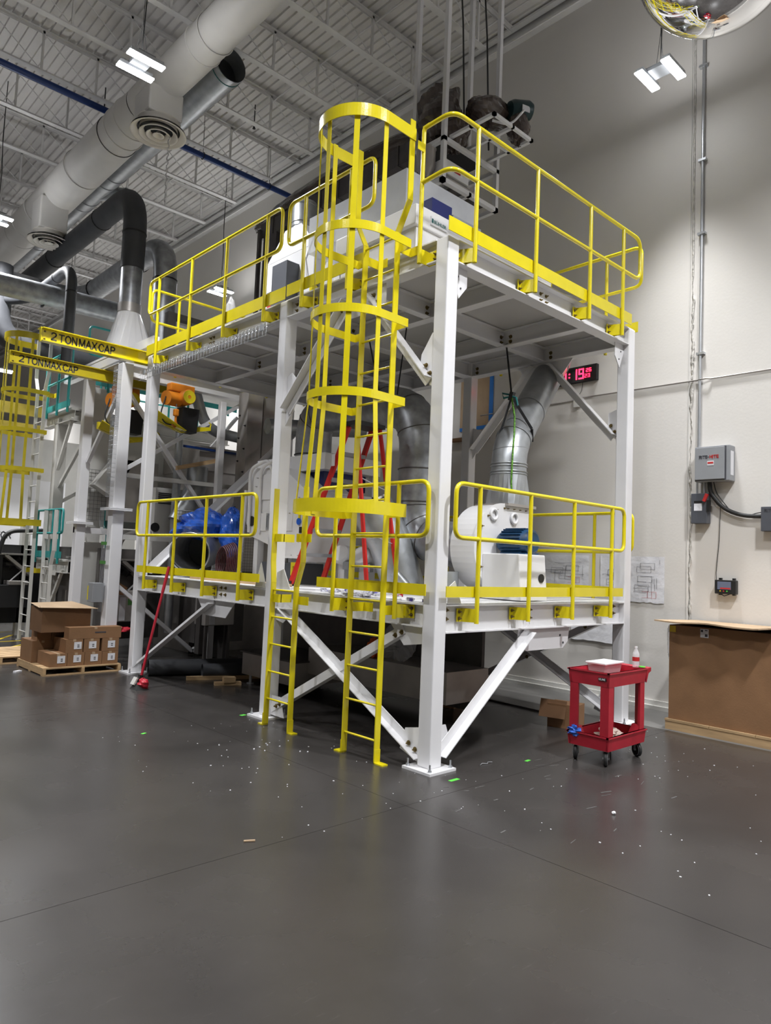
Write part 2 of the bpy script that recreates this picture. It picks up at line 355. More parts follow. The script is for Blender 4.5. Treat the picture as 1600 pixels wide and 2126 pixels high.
# expansion joint with torn caulk, two raised panel edges
cg = G(); N_ = 320; zz = [1.15+k*(9.3/N_) for k in range(N_+1)]
ed = []; a_ = b_ = 0
for z in zz:
    rough_ = 1.0 if (z < 5.6) else .25
    a_ = a_*.7+random.uniform(-.011, .011)*rough_; b_ = b_*.8+random.uniform(-.008, .008)*rough_
    ed.append((z, -.213+a_, -.183+b_, .006+random.random()*.012*rough_))
vs = []
for z, a, b, d in ed: vs += [(WX-.001, a+.008, z), (WX-d, a, z), (WX-d*.5, (a+b)/2, z), (WX-.004, b, z), (WX-.001, b-.006, z)]
cg.add(vs, [(5*k+q, 5*k+q+1, 5*k+q+6, 5*k+q+5) for k in range(N_) for q in range(4)], True)
part('caulk_joint', cg, 'caulk', wall)
part('wall_panel_edge', G().box(WX-.012, -0.165, 0.15, WX, -0.158, 10.5), 'trim', wall)
bb = struct('baseboard_right', G().box(WX-0.03, -14, 0, WX, 34, 0.11).box(WX-0.08, -14, 0, WX-0.03, 34, 0.05), 'trim')
struct('trim_1', G().box(WX-0.10, -14, 10.45, WX, 34, 10.52).box(WX-0.02, -14, 10.52, WX, 34, 10.72).box(WX-0.16, -14, 10.66, WX-0.06, 34, 10.70), 'joist')
struct('wall_back', G().box(-16, 34, 0, WX+.2, 34.2, ZC), 'wall')
struct('wall_left', G().box(-16.2, -14, 0, -16, 34, ZC), 'wall')
struct('wall_front', G().box(-16.2, -14.2, 0, WX+.2, -14, ZC), 'wall')
# ribbed roof deck, ribs run along y
g = G(); x = -16.0; per = 0.152
prof = []
while x < WX+0.1:
    prof += [(x, ZC), (x+0.105, ZC), (x+0.113, ZC+0.035), (x+per-0.008, ZC+0.035)]
    x += per
vs = [(a, -14, b) for a, b in prof] + [(a, 34, b) for a, b in prof]; n_ = len(prof)
g.add(vs, [(i, i+1, n_+i+1, n_+i) for i in range(n_-1)])
ceil = struct('ceiling', g, 'ceil')
# bar joists along x
JY = [1.37+1.463*k for k in range(-8, 20)]
def joist(y):
    g = G(); x0, x1 = -15.8, 4.45
    for s in (-1, 1):
        g.box(x0, y+s*0.012-(0.045 if s < 0 else 0), 10.69, x1, y+s*0.012+(0.045 if s > 0 else 0), 10.697)
        g.box(x0, y+s*0.012-(0.006 if s < 0 else 0), 10.645, x1, y+s*0.012+(0.006 if s > 0 else 0), 10.69)
    g.box(x0, y-0.055, 9.955, 3.72, y+0.055, 9.965); g.box(x0, y-0.008, 9.965, 3.72, y+0.008, 10.01)
    o = part('joist', g, 'joist', ceil)
    w_ = G(); k = 0; xv = 3.59
    while xv > -15:
        w_.box(xv-0.018, y-0.018, 9.96, xv+0.018, y+0.018, 10.69)
        w_.tube([(xv-0.93, y, 10.66), (xv, y, 9.985)], 0.008, 5, cap=False)
        xv -= 0.93; k += 1
    part('web', w_, 'joist', o)
for y in JY: joist(y)
g = G()
for x, z in ((-9, 9.98), (-3.4, 9.98), (0.9, 9.98), (3.95, 9.98), (-9, 10.62), (-3.4, 10.62), (2.75, 10.66), (3.95, 10.5)):
    g.tube([(x, -13.8, z), (x, 33.8, z)], 0.016, 6)
part('bridging', g, 'joist', ceil)
# sprinkler heads
for (x, y) in ((3.1, 2.1), (0.3, 9.4), (-2.5, 7.9), (2.6, 7.7)):
    part('sprinkler_head', G().cyl((x, y, 10.3), (x, y, 10.7), 0.012, 6).lathe((x, y, 10.2), [(0.0, 0), (0.035, 0.005), (0.02, 0.03), (0.02, .1)], 8), 'black', ceil)

# blue sprinkler main
t = thing('sprinkler_main', 'blue sprinkler pipe slung under the roof joists, running to the wall', 'pipe', (4.4, 8.68, 9.8))
part('pipe', G().cyl((-15.9, 8.68, 9.8), (4.56, 8.68, 9.8), 0.058, 14), 'blue', t)
for x in (-7.5, -2.0, 2.05, 3.65):
    part('hanger', G().tube([(x, 8.68+0.07*math.cos(a), 9.8+0.07*math.sin(a)) for a in [k*PI/8 for k in range(17)]], 0.008, 5).cyl((x, 8.68, 9.87), (x, 8.7, 10.7), 0.006, 5), 'black', t)

# ================================================================== LAMPS
LL = ['high bay lamp hanging in front of the big white duct', 'high bay lamp near the right wall beside the mirror dome', 'high bay lamp cut by the left edge of the photo, beyond the duct',
      'small far high bay lamp seen through the upper yellow railing']
FAR = ['above the open floor at left', 'far left above the open floor', 'above the spot left of the camera', 'above the floor right of the camera', 'behind the camera at left', 'behind the camera at right', 'deep in the hall over the aisle', 'deep in the hall by the wall', 'over the far aisle at left', 'last over the aisle', 'last by the wall']
for i, (x, y, z, dy, k, sp) in enumerate(LAMPS):
    t = thing('high_bay_lamp', LL[i] if i < 4 else 'twin-strip high bay lamp ' + FAR[i-4], 'lamp', (x, y, z), 'twin strip high bay lamps')
    part('housing', G().box(x-.11, y-dy-.03, z+.03, x+.11, y+dy+.03, z+.08), 'grey', t)
    for s in (-1, 1):
        st = part('strip', G().box(x-.215, y+s*dy-.05, z, x+.215, y+s*dy+.05, z+.05), 'zinc', t)
        part('lens', G().box(x-.235, y+s*dy-.052, z-.02, x+.235, y+s*dy+.052, z-.001), 'glow', st, label='glowing white lens')
    part('cable', G().tube([(x, y, z+.07), (x+.02, y-.01, z+.9), (x-.01, y, z+1.6), (x, y, 10.80)], 0.008, 5), 'rubber', t)
    part('suspension_wire', G().tube([(x-.1, y, z+.07), (x, y, z+.55), (x+.1, y, z+.07)], 0.004, 4).cyl((x, y, z+.55), (x, y, 10.7), 0.004, 4), 'black', t)
    lamp_lights(x, y, z, dy, k, sp, t)

# ================================================================== BIG WHITE DUCT + DIFFUSERS
t = thing('supply_duct', 'large white round air duct running under the roof', 'duct', (0.2, 6.8, 9.2))
part('duct_section', G().cyl((0.11, -13.5, 9.2), (0.11, 4.75, 9.2), 0.284, 36, cap=False), 'duct', t)
part('duct_section', G().cyl((0.11, 4.75, 9.2), (0.11, 7.1, 9.2), 0.288, 36, cap=False), 'duct', t)
part('reducer', G().tube([(0.11, 7.1, 9.2), (0.16, 7.6, 9.2)], [0.288, 0.36], 36, cap=False), 'duct', t)
part('duct_section', G().cyl((0.16, 7.6, 9.2), (0.17, 8.3, 9.2), 0.36, 36, cap=False), 'duct', t)
part('duct_section', G().cyl((0.17, 8.3, 9.2), (0.22, 13.9, 9.2), 0.375, 32, cap=False), 'duct', t)
part('duct_section', G().cyl((0.22, 13.9, 9.2), (0.25, 33.9, 9.2), 0.38, 32, cap=False), 'duct', t)
for y, r in ((3.0, .284), (4.75, .290), (5.1, .288), (7.6, .36), (8.0, .36), (9.9, .375), (12.3, .375), (13.2, .375), (16, .38), (19, .38)):
    part('joint_ring', G().tube([((.11 if y < 7 else .17)+(r+.006)*math.cos(a), y, 9.2+(r+.006)*math.sin(a)) for a in [k*PI/20 for k in range(40)]], 0.010, 6, closed=True), 'duct', t)
def diffuser(x, y, z, label):
    d = thing('ceiling_diffuser', label, 'air vent', (x, y, z), 'round diffusers under the white duct')
    part('drop_box', G().box(x-.30, y-.28, z+.17, x+.26, y+.28, 9.0), 'duct', d, bevel=.03)
    part('collar', G().lathe((x, y, z), [(.29, .04), (.29, .16), (.33, .17), (.33, .19), (.2, .19)], 32), 'grille', d)
    for k, (r0, r1, dz) in enumerate(((.43, .33, 0.0), (.30, .22, -.02), (.19, .12, -.03), (.09, .02, -.03))):
        part('vane_ring', G().lathe((x, y, z+dz), [(r1, .07), (r0-.03, .015), (r0, .0), (r0, -.008), (r0-.03, 0.0), (r1, .055)], 36), 'grille', d)
    part('throat', G().lathe((x, y, z), [(.42, .03), (.3, .10), (0.01, .10)], 32), 'black', d)
    part('balance_damper', G().obox((x-.2, y-.02, z+.36), (.01, .09, .09), Matrix.Rotation(.6, 3, 'X')), 'steel', d)
    return d
diffuser(0.08, 6.38, 8.38, 'round white ceiling diffuser nearer the ladder cage, with a ribbon tied to it')
diffuser(0.09, 11.40, 8.15, 'round white ceiling diffuser farther away at left, above the grey ducts')
single('ribbon', G().tube([(0.20+.012*math.sin(k*1.3), 6.25+.012*math.cos(k*1.3), 8.36-k*.028) for k in range(40)], 0.009, 4), 'silver', 'twisted silver ribbon hanging from the nearer diffuser', 'ribbon')

# galvanised pipe beside the white duct
t = thing('exhaust_duct', 'bare galvanised duct with an open dark end beside the white duct', 'duct', (0.884, 6.2, 9.60))
ex, ez = .884, 9.60
part('pipe', G().pipe([(ex, 5.66, ez), (ex, 33, ez)], 0.27, .012, 28), 'galv', t)
part('end_shade_disc', G().cyl((ex, 5.95, ez), (ex, 5.97, ez), 0.257, 28), 'black', t)  # black disc standing in for the shade inside the open end
part('green_band', G().tube([(ex+.273*math.cos(a), 5.80, ez+.273*math.sin(a)) for a in [k*PI/16 for k in range(32)]], 0.008, 5, closed=True), 'tealdark', t)
for y in (8.3, 10.2, 10.6, 11.6, 12.0, 13.4, 15.0):
    part('joint_ring', G().tube([(ex+.277*math.cos(a), y, ez+.277*math.sin(a)) for a in [k*PI/16 for k in range(32)]], 0.009, 5, closed=True), 'galvd', t)
part('branch', G().pipe([(ex, 11.4, ez-.1), (ex+.3, 10.9, ez-.15), (ex+.45, 10.6, ez-.2)], 0.13, .01, 18), 'galv', t)
part('branch_black_disc', G().cyl((ex+.43, 10.64, ez-.193), (ex+.44, 10.62, ez-.196), 0.118, 18), 'black', t)  # black disc set just inside the branch mouth

# dark ducts at upper left
def duct_run(name, label, pts, r, m, rings=(), loc=None, seg=8, bend=.45, n=18):
    t = thing(name, label, 'duct', pts[0])
    part('pipe', G().tube(rnd(pts, bend, seg), r, n), m, t)
    for (c, ax) in rings:
        c = V(c); a = V(ax).normalized()
        part('joint_ring', G().tube([c-a*.012, c+a*.012], r*1.05, n), 'black', t)
    return t
duct_run('insulated_duct', 'tall dark duct arching over and dropping into the white cone', [(.48, 8.0, 6.75), (.48, 8.0, 8.2), (.48, 17.0, 8.15)], .20, 'insul', [((.48, 9.6, 8.19), (0, 1, 0)), ((.48, 12.2, 8.17), (0, 1, 0)), ((.48, 14.3, 8.17), (0, 1, 0)), ((.48, 8, 7.4), (0, 0, 1))], bend=.8)
part('lower_pipe', G().cyl((.48, 8, 6.0), (.48, 8, 6.8), .185, 20), 'galvd', bpy.data.objects['insulated_duct'])
t = duct_run('galvanised_duct', 'shiny galvanised duct bending from the wall toward the far left', [(1.06, 7.9, 4.82), (1.06, 7.9, 7.42), (1.1, 12.2, 7.4), (-4.0, 12.6, 7.5)], .21, 'galvd', [((1.08, 11.3, 7.4), (0, 1, 0)), ((1.07, 9.1, 7.41), (0, 1, 0)), ((1.06, 7.9, 6.7), (0, 0, 1)), ((-.6, 12.3, 7.4), (1, 0, 0))], bend=.7)
duct_run('narrow_duct', 'narrow dark duct dropping behind the yellow crane beam', [(-.19, 9.0, 5.05), (-.19, 9.0, 6.88), (-.22, 11.6, 6.85), (-1.2, 12.4, 6.85)], .095, 'insul', [((-.19, 9, 6.4), (0, 0, 1)), ((-.2, 9.8, 6.87), (0, 1, 0))], bend=.45)
duct_run('return_duct', 'thick dark duct with a dropping elbow at the far left edge', [(-.62, 12, 7.6), (-.62, 12, 6.0), (1.9, 12.1, 6.05)], .23, 'insul', [((-.2, 12, 6.0), (1, 0, 0))], bend=.7)
duct_run('stub_duct', 'mottled grey duct ending open above the far platform', [(-3, 9.9, 6.45), (1.0, 9.75, 6.5)], .20, 'galvd', [((-.4, 9.87, 6.47), (1, 0, 0)), ((0.95, 9.75, 6.5), (1, 0, 0))])
t = thing('cone_hood', 'white tapering cone under the tall dark duct', 'hood', (.46, 8, 5.2))
g = G(); n = 20
rb = [(.52+(.36*(1 if math.cos(a) > 0 else -1)*min(1, abs(math.cos(a))*1.4)), 8.0+.30*(1 if math.sin(a) > 0 else -1)*min(1, abs(math.sin(a))*1.4), 5.25) for a in [2*PI*k/n for k in range(n)]]
rt = [(.48+.19*math.cos(2*PI*k/n), 8+.19*math.sin(2*PI*k/n), 5.95) for k in range(n)]
g.add(rb+rt, [(k, (k+1) % n, n+(k+1) % n, n+k) for k in range(n)]); g.add(rt, [tuple(range(n))])
part('cone', g, 'white', t)
part('clamp_band', G().cyl((.48, 8, 5.94), (.48, 8, 6.1), .2, 20), 'steel', t)
part('base', G().box(.2, 7.72, 4.80, .9, 8.28, 5.25), 'white', t)

# ================================================================== MAIN PLATFORM
W = 3.415; Y1 = 2.446; Y2 = 5.89; CW = .15; ZD = 1.42; ZU = 4.715
plat = thing('equipment_platform', 'tall white two-deck steel platform standing on bolted columns', 'platform', (0, 0, 0))
def column(x, y, h=4.70, parent=plat, m='white', bp=True, zb=0):
    o = part('column', G().box(x, y, zb+.02, x+CW, y+CW, h), m, parent, bevel=.012)
    if bp:
        part('base_plate', G().box(x-.09, y-.09, zb, x+CW+.09, y+CW+.09, zb+.022), m, o)
        g = G()
        for sx in (-.055, CW+.055):
            for sy in (-.055, CW+.055):
                g.cyl((x+sx, y+sy, zb+.022), (x+sx, y+sy, zb+.042), .017, 6); g.cyl((x+sx, y+sy, zb+.04), (x+sx, y+sy, zb+.085), .008, 8)
        part('anchor_bolts', g, 'zinc', o)
    return o
for x in (0, W-CW):
    for y in (0, Y1, Y2): column(x, y)
ye = Y2+CW
def beam(p1, p2, h, wd=.15, m='white', parent=plat): return part('beam', G().ibeam(p1, p2, h, wd), m, parent)
c = CW/2
for zt, h in ((1.41, .25), (4.70, .21)):
    beam((CW, c, zt), (W-CW, c, zt), h)
    beam((CW, Y2+c, zt), (W-CW, Y2+c, zt), h)
    beam((CW, Y1+c, zt), (W-CW, Y1+c, zt), h)
    hh = .205
    beam((c, CW, zt), (c, Y1, zt), hh); beam((c, Y1+CW, zt), (c, Y2, zt), hh)
    beam((W-c, CW, zt), (W-c, Y1, zt), hh); beam((W-c, Y1+CW, zt), (W-c, Y2, zt), hh)
    for x in (1.12, 2.46):
        beam((x, CW-.05, zt-.002), (x, Y1+.05, zt-.002), .2, .12, 'white'); beam((x, Y1+CW-.05, zt-.002), (x, Y2+.05, zt-.002), .2, .12)
    for y in (1.26, 3.7, 4.8):
        for x0, x1 in ((c, 1.12), (1.12, 2.46), (2.46, W-c)): beam((x0+.01, y, zt-.004), (x1-.01, y, zt-.004), .19, .1)
XS = [0.01, 1.12, 2.46, W-.01]; YS = [0.01, 1.26, 2.52, 3.7, 4.8, ye-.01]
for i in range(3):
    for j in range(5):
        x0, x1, y0, y1 = XS[i]+.004, XS[i+1]-.004, YS[j]+.004, YS[j+1]-.004
        for (z, top) in ((1.412, 'decktop'), (4.702, 'deck')):
            if z > 4 and (i, j) in (): continue
            part('deck_panel', G().box(x0+(.14 if i == 0 and j in (0,) else 0), y0, z, x1, y1, z+.009), top, plat)
# bolts on beams
g = G()
def bolts(pts, ax, r=.013):
    for p in pts: g.hexbolt(p, ax, r)
for (x, z) in ((1.52, 4.62), (1.62, 4.62), (1.52, 4.55), (1.62, 4.55)): bolts([(x, c-.005, z)], (0, -1, 0))
for (x, z) in ((1.38, 1.345), (1.48, 1.345), (1.38, 1.265), (1.48, 1.265)): bolts([(x, c-.005, z)], (0, -1, 0))
for (x, z) in ((3.13, 1.36), (3.13, 1.28), (.22, 1.36), (.22, 1.28)): bolts([(x, c-.005, z)], (0, -1, 0))
for (y, z) in ((1.2, 1.36), (1.3, 1.36), (1.2, 1.28), (1.3, 1.28), (3.55, 1.36), (3.65, 1.36), (3.55, 1.28), (3.65, 1.28), (4.2, 4.64), (4.28, 4.64), (4.2, 4.57), (4.28, 4.57), (2.35, 4.64), (2.35, 4.57), (1.25, 4.62), (1.33, 4.62)): bolts([(c-.005, y, z)], (-1, 0, 0))
for y in (1.15, 1.35, 2.4): 
    for z in (4.62, 4.56): bolts([(2.456, y, z), (1.116, y, z), (W-c-.005, y, z)], (-1, 0, 0), .016)
for y in (3.6, 3.8, 4.7, 4.9):
    for z in (4.62, 4.56): bolts([(1.116, y, z), (2.456, y, z)], (-1, 0, 0), .016)
for x in (1.05, 1.19, 2.4, 2.52):
    for z in (4.62, 4.55): bolts([(x, Y1+c-.005, z), (x, 1.255, z)], (0, -1, 0), .016)
part('bolts', g, 'bolt', plat, kind='stuff')

# gussets and braces
def gus(poly, d, m='white'): return part('gusset', G().prism(poly, d), m, plat)
def brace(p1, p2, up, flip=1, wd=.085, b=None, ax=None, m='white'):
    o = part('brace', G().angle(p1, p2, wd, .009, up, flip), m, plat)
    if b:
        gg = G()
        for q in b: gg.hexbolt(q, ax, .015)
        part('bolts', gg, 'bolt', o)
    return o
xf = .045
# bay C0-C2 lower cross
brace((xf, 2.42, .07), (xf, .40, 1.13), (0, .45, 1), -1, b=[(xf, 2.33, .15), (xf, 2.27, .18), (xf, .52, 1.1), (xf, .44, 1.135), (xf, 1.33, .66)], ax=(-1, 0, 0))
brace((xf+.02, 2.32, 1.20), (xf+.02, .17, .07), (0, -.5, 1), 1, b=[(xf, .30, .18), (xf, .22, .14)], ax=(-1, 0, 0))
gus([(xf+.01, .15, .02), (xf+.01, .42, .02+.09), (xf+.01, .36, .3), (xf+.01, .15, .34)], (.01, 0, 0))
gus([(xf+.01, 2.2, .04), (xf+.01, 2.446, .04), (xf+.01, 2.446, .25), (xf+.01, 2.28, .25)], (.01, 0, 0))
gus([(xf+.01, .15, 1.2), (xf+.01, .6, 1.2), (xf+.01, .42, 1.02), (xf+.01, .15, 1.06)], (.01, 0, 0))
gus([(xf+.01, 2.1, 1.2), (xf+.01, 2.446, 1.2), (xf+.01, 2.446, 1.08), (xf+.01, 2.3, 1.05)], (.01, 0, 0))
# face y lower brace
brace((.17, .05, .10), (1.46, .05, 1.12), (-.6, 0, 1), 1)
gus([(1.28, .06, 1.16), (2.2, .06, 1.16), (2.17, .06, 1.0), (2.08, .06, .935), (1.42, .06, .935), (1.28, .06, 1.03)], (0, .01, 0))
gus([(.15, .055, .06), (.32, .055, .2), (.25, .055, .36), (.15, .055, .36)], (0, .01, 0))
g = G(); g.cyl((2.02, .062, 1.07), (2.02, .055, 1.07), .012, 8).cyl((2.08, .062, .99), (2.08, .055, .99), .012, 8); part('bolt_holes', g, 'ink', plat)
# knees upper bay
def knee(x, ya, za, yb, zb, s, f=1):
    brace((x, ya, za), (x, yb, zb), (0, -s*.7, -1), f, b=[(x-.012, ya+s*.07, za+.12), (x-.012, ya+s*.02, za+.04)], ax=(-1, 0, 0), wd=.10)
knee(xf, .18, 3.44, 1.05, 4.42, 1, 1); knee(xf, 2.42, 3.44, 1.42, 4.45, -1, -1)
gus([(xf+.005, .15, 3.35), (xf+.005, .15, 3.85), (xf+.005, .2, 3.86), (xf+.005, .33, 3.68), (xf+.005, .34, 3.6), (xf+.005, .22, 3.38)], (.01, 0, 0))
gus([(xf+.005, 2.446, 3.25), (xf+.005, 2.446, 3.82), (xf+.005, 2.36, 3.85), (xf+.005, 2.2, 3.7), (xf+.005, 2.3, 3.42)], (.01, 0, 0))
gus([(xf+.005, .85, 4.5), (xf+.005, 1.6, 4.5), (xf+.005, 1.6, 4.3), (xf+.005, 1.45, 4.25), (xf+.005, 1.0, 4.25), (xf+.005, .85, 4.3)], (.01, 0, 0))
g = G()
for q in ((xf, 1.42, 4.42), (xf, 1.5, 4.35), (xf, .95, 4.33), (xf, 1.02, 4.41)): g.hexbolt(q, (-1, 0, 0), .015)
part('bolts', g, 'bolt', plat)
# empty lugs
for (x0, s) in ((.15, 1), (3.265, -1)):
    gus([(x0, .07, 4.49), (x0+s*.2, .07, 4.49), (x0+s*.2, .07, 4.33), (x0+s*.09, .07, 4.20), (x0, .07, 4.40)], (0, .01, 0))
    part('bolt_holes', G().cyl((x0+s*.07, .07, 4.4), (x0+s*.07, .064, 4.4), .009, 8).cyl((x0+s*.11, .07, 4.3), (x0+s*.11, .064, 4.3), .009, 8), 'ink', plat)
# back plane
xb = W-.08
knee(xb, .18, 3.42, 1.12, 4.46, 1); knee(xb, 2.42, 3.44, 1.42, 4.48, -1, -1)
gus([(xb+.01, .15, 3.3), (xb+.01, .15, 3.75), (xb+.01, .3, 3.7), (xb+.01, .3, 3.5)], (.01, 0, 0))
gus([(xb+.01, Y1, 3.3), (xb+.01, Y1, 3.75), (xb+.01, Y1-.15, 3.7), (xb+.01, Y1-.15, 3.5)], (.01, 0, 0))
gus([(xb+.01, .8, 4.52), (xb+.01, 1.7, 4.52), (xb+.01, 1.5, 4.28), (xb+.01, 1.0, 4.28)], (.01, 0, 0))
brace((xb, 2.44, .06), (xb, .35, 1.12), (0, .45, 1), -1, b=[(xb, 2.3, .16), (xb, 2.22, .2), (xb, .55, 1.07), (xb, .45, 1.12), (xb, 1.4, .6)], ax=(-1, 0, 0))
brace((xb+.015, 2.35, 1.18), (xb+.015, .17, .06), (0, -.5, 1), 1, b=[(xb, .28, .13)], ax=(-1, 0, 0))
gus([(xb+.01, .15, .02), (xb+.01, .42, .1), (xb+.01, .3, .38), (xb+.01, .15, .38)], (.01, 0, 0))
# second bay
brace((xf, 5.80, .10), (xf, 3.75, 1.16), (0, -.45, 1), 1); brace((xb, 5.80, .10), (xb, 3.75, 1.16), (0, -.45, 1), 1)
gus([(xf+.01, 3.3, 1.2), (xf+.01, 4.2, 1.2), (xf+.01, 4.0, 1.0), (xf+.01, 3.5, 1.0)], (.01, 0, 0))
brace((.2, Y2+c, 1.45), (3.2, Y2+c, 4.4), (-.7, 0, 1), 1, wd=.11)
for pl_, d_ in (([(.02, Y1-.02, 1.42), (.02, Y1-.30, 1.42), (.02, Y1-.16, 1.64), (.02, Y1-.04, 1.60)], (.01, 0, 0)), ([(.16, .0, 1.42), (.34, .0, 1.42), (.25, .0, 1.62), (.16, .0, 1.56)], (0, .01, 0)), ([(.02, Y1+CW+.02, 1.42), (.02, Y1+CW+.24, 1.42), (.02, Y1+CW+.14, 1.70)], (.01, 0, 0))):
    part('stiffener', G().prism(pl_, d_), 'cream', plat)

# ================================================================== GUARD RAILS
R = .021
def guard(label, axis, f, a0, a1, zt, zm, posts, zf, toe, side, plate_dir, cat='railing', m='yellow', R=R, corner=None, out=1):
    """axis 'x' runs along x at y=f ; axis 'y' runs along y at x=f. side: direction (+1/-1) from rail toward beam"""
    P = (lambda a, d, z: (a, f+d, z)) if axis == 'x' else (lambda a, d, z: (f+d, a, z))
    t = thing('guard_rail', label, cat, P((a0+a1)/2, 0, zf), 'guard rails of the platforms')
    part('rail_loop', G().tube(rnd([P(a0, 0, zt), P(a1, 0, zt), P(a1, 0, zm), P(a0, 0, zm)], .10, 6, True), R, 12, closed=True), m, t)
    for a in posts:
        p = part('post', G().tube([P(a, 0, zf), P(a, 0, zt-R*.5)], R, 12), m, t)
        e = -side*plate_dir
        g = G()
        b0 = P(a, 0, zf+.005); 
        def bx(al, ah, dl, dh, zl, zh):
            A = P(al, dl, zl); B = P(ah, dh, zh)
            g.box(min(A[0], B[0]), min(A[1], B[1]), zl, max(A[0], B[0]), max(A[1], B[1]), zh)
        bx(a-.004, a+.004, 0, side*.135, zf+.01, zf+.13)
        lo, hi = sorted((a, a+plate_dir*.11)); bx(lo, hi, side*.135, side*.145, zf+.01, zf+.13)
        q1 = P(a, 0, zf+.01); q2 = P(a, 0, zf+.13); q3 = P(a+plate_dir*.06, side*.135, zf+.13); q4 = P(a+plate_dir*.06, side*.135, zf+.01)
        g.add([q1, q2, q3, q4], [(0, 1, 2, 3)])
        part('bracket', g, m, p)
        gb = G()
        for z in (zf+.04, zf+.10): gb.hexbolt(P(a+plate_dir*.085, side*.132, z), (0, -side, 0) if axis == 'x' else (-side, 0, 0), .011)
        part('bolts', gb, 'bolt', p)
    if toe:
        A = P(toe[0], side*.022, toe[2]); B = P(toe[1], side*.030, toe[3])
        part('toe_board', G().box(min(A[0], B[0]), min(A[1], B[1]), toe[2], max(A[0], B[0]), max(A[1], B[1]), toe[3]), m, t)
    return t
guard('yellow guard rail on the lower deck in front of the white blower', 'x', -.09, .12, 3.06, 2.48, 2.0, (.45, 1.23, 2.01, 2.79), 1.245, (.06, 3.10, 1.48, 1.575), 1, -1)
guard('short yellow guard rail on the lower deck behind the foot of the caged ladder', 'y', -.09, .04, 1.59, 2.48, 2.0, (.41, 1.29), 1.26, (.06, 1.58, 1.485, 1.585), 1, -1)
guard('long yellow guard rail on the lower deck in front of the blue plastic bundle', 'y', -.09, 2.72, 5.83, 2.48, 2.0, (3.02, 3.85, 4.66, 5.50), 1.245, (2.63, 5.80, 1.475, 1.57), 1, -1)
guard('short yellow guard rail on the upper deck just left of the ladder cage', 'y', -.09, .93, 2.36, 5.76, 5.27, (1.29, 2.06), 4.50, (1.0, 2.38, 4.70, 4.835), 1, -1)
guard('long yellow guard rail on the upper deck above the wire cable tray', 'y', -.09, 2.50, 5.90, 5.78, 5.28, (2.80, 3.71, 4.62, 5.60), 4.50, (2.41, 5.95, 4.68, 4.83), 1, -1)
guard('yellow guard rail across the far left end of the upper deck', 'x', ye+.09, .05, 3.3, 5.78, 5.28, (.5, 1.3, 2.2, 3.0), 4.50, (.05, 3.3, 4.70, 4.83), -1, -1)
guard('guard rail on the wall side of the upper deck, right end', 'y', W+.09, -.02, 2.35, 5.78, 5.28, (.45, 1.3, 2.1), 4.50, (.0, 2.35, 4.70, 4.83), -1, -1)
guard('yellow guard rail on the wall side of the lower deck behind the blower', 'y', W+.09, .04, 2.35, 2.48, 2.0, (.55, 1.75), 1.245, (.06, 2.33, 1.48, 1.575), -1, -1)
guard('yellow guard rail on the wall side of the lower deck behind the stepladder', 'y', W+.09, 2.7, 5.8, 2.48, 2.0, (3.0, 3.9, 4.8, 5.5), 1.245, (2.7, 5.8, 1.48, 1.575), -1, -1)
# wrapped corner rail at top right
f = -.09
t = thing('guard_rail', 'yellow guard rail wrapping the near right corner of the upper deck', 'railing', (1.5, f, 4.5), 'guard rails of the platforms')
pts = rnd([(f, .27, 5.76), (f, f, 5.77), (3.33, f, 5.78), (3.33, f, 5.28), (f, f, 5.26), (f, .27, 5.24)], .13, 6)
part('rail_loop', G().tube(pts, R, 12), 'yellow', t)
part('post', G().tube(rnd([(f, .27, 4.48), (f, .27, 5.76), (f, .2, 5.765)], .06, 4), R, 12), 'yellow', t)
g = G().box(f, .262, 4.49, f+.135, .27, 4.62).box(f+.125, .15, 4.49, f+.135, .27, 4.62); part('bracket', g, 'yellow', t)
gb = G()
for z in (4.53, 4.58): gb.hexbolt((f+.12, .18, z), (-1, 0, 0), .01)
for a in (.26, 1.20, 2.21, 2.93):
    p = part('post', G().tube([(a, f, 4.50), (a, f, 5.77)], R, 12), 'yellow', t)
    part('bracket', G().box(a-.004, f, 4.51, a+.004, f+.135, 4.64).box(a-.11, f+.13, 4.51, a, f+.14, 4.64).add([(a, f, 4.51), (a, f, 4.64), (a-.06, f+.13, 4.64), (a-.06, f+.13, 4.51)], [(0, 1, 2, 3)]), 'yellow', p)
    for z in (4.545, 4.605): gb.hexbolt((a-.085, f+.13, z), (0, -1, 0), .011)
part('bolts', gb, 'bolt', t)
part('toe_board', G().box(-.07, f+.024, 4.70, 3.20, f+.032, 4.83), 'yellow', t)
part('clip', G().box(f-.09, .25, 5.52, f, .256, 5.60), 'yellow', t)

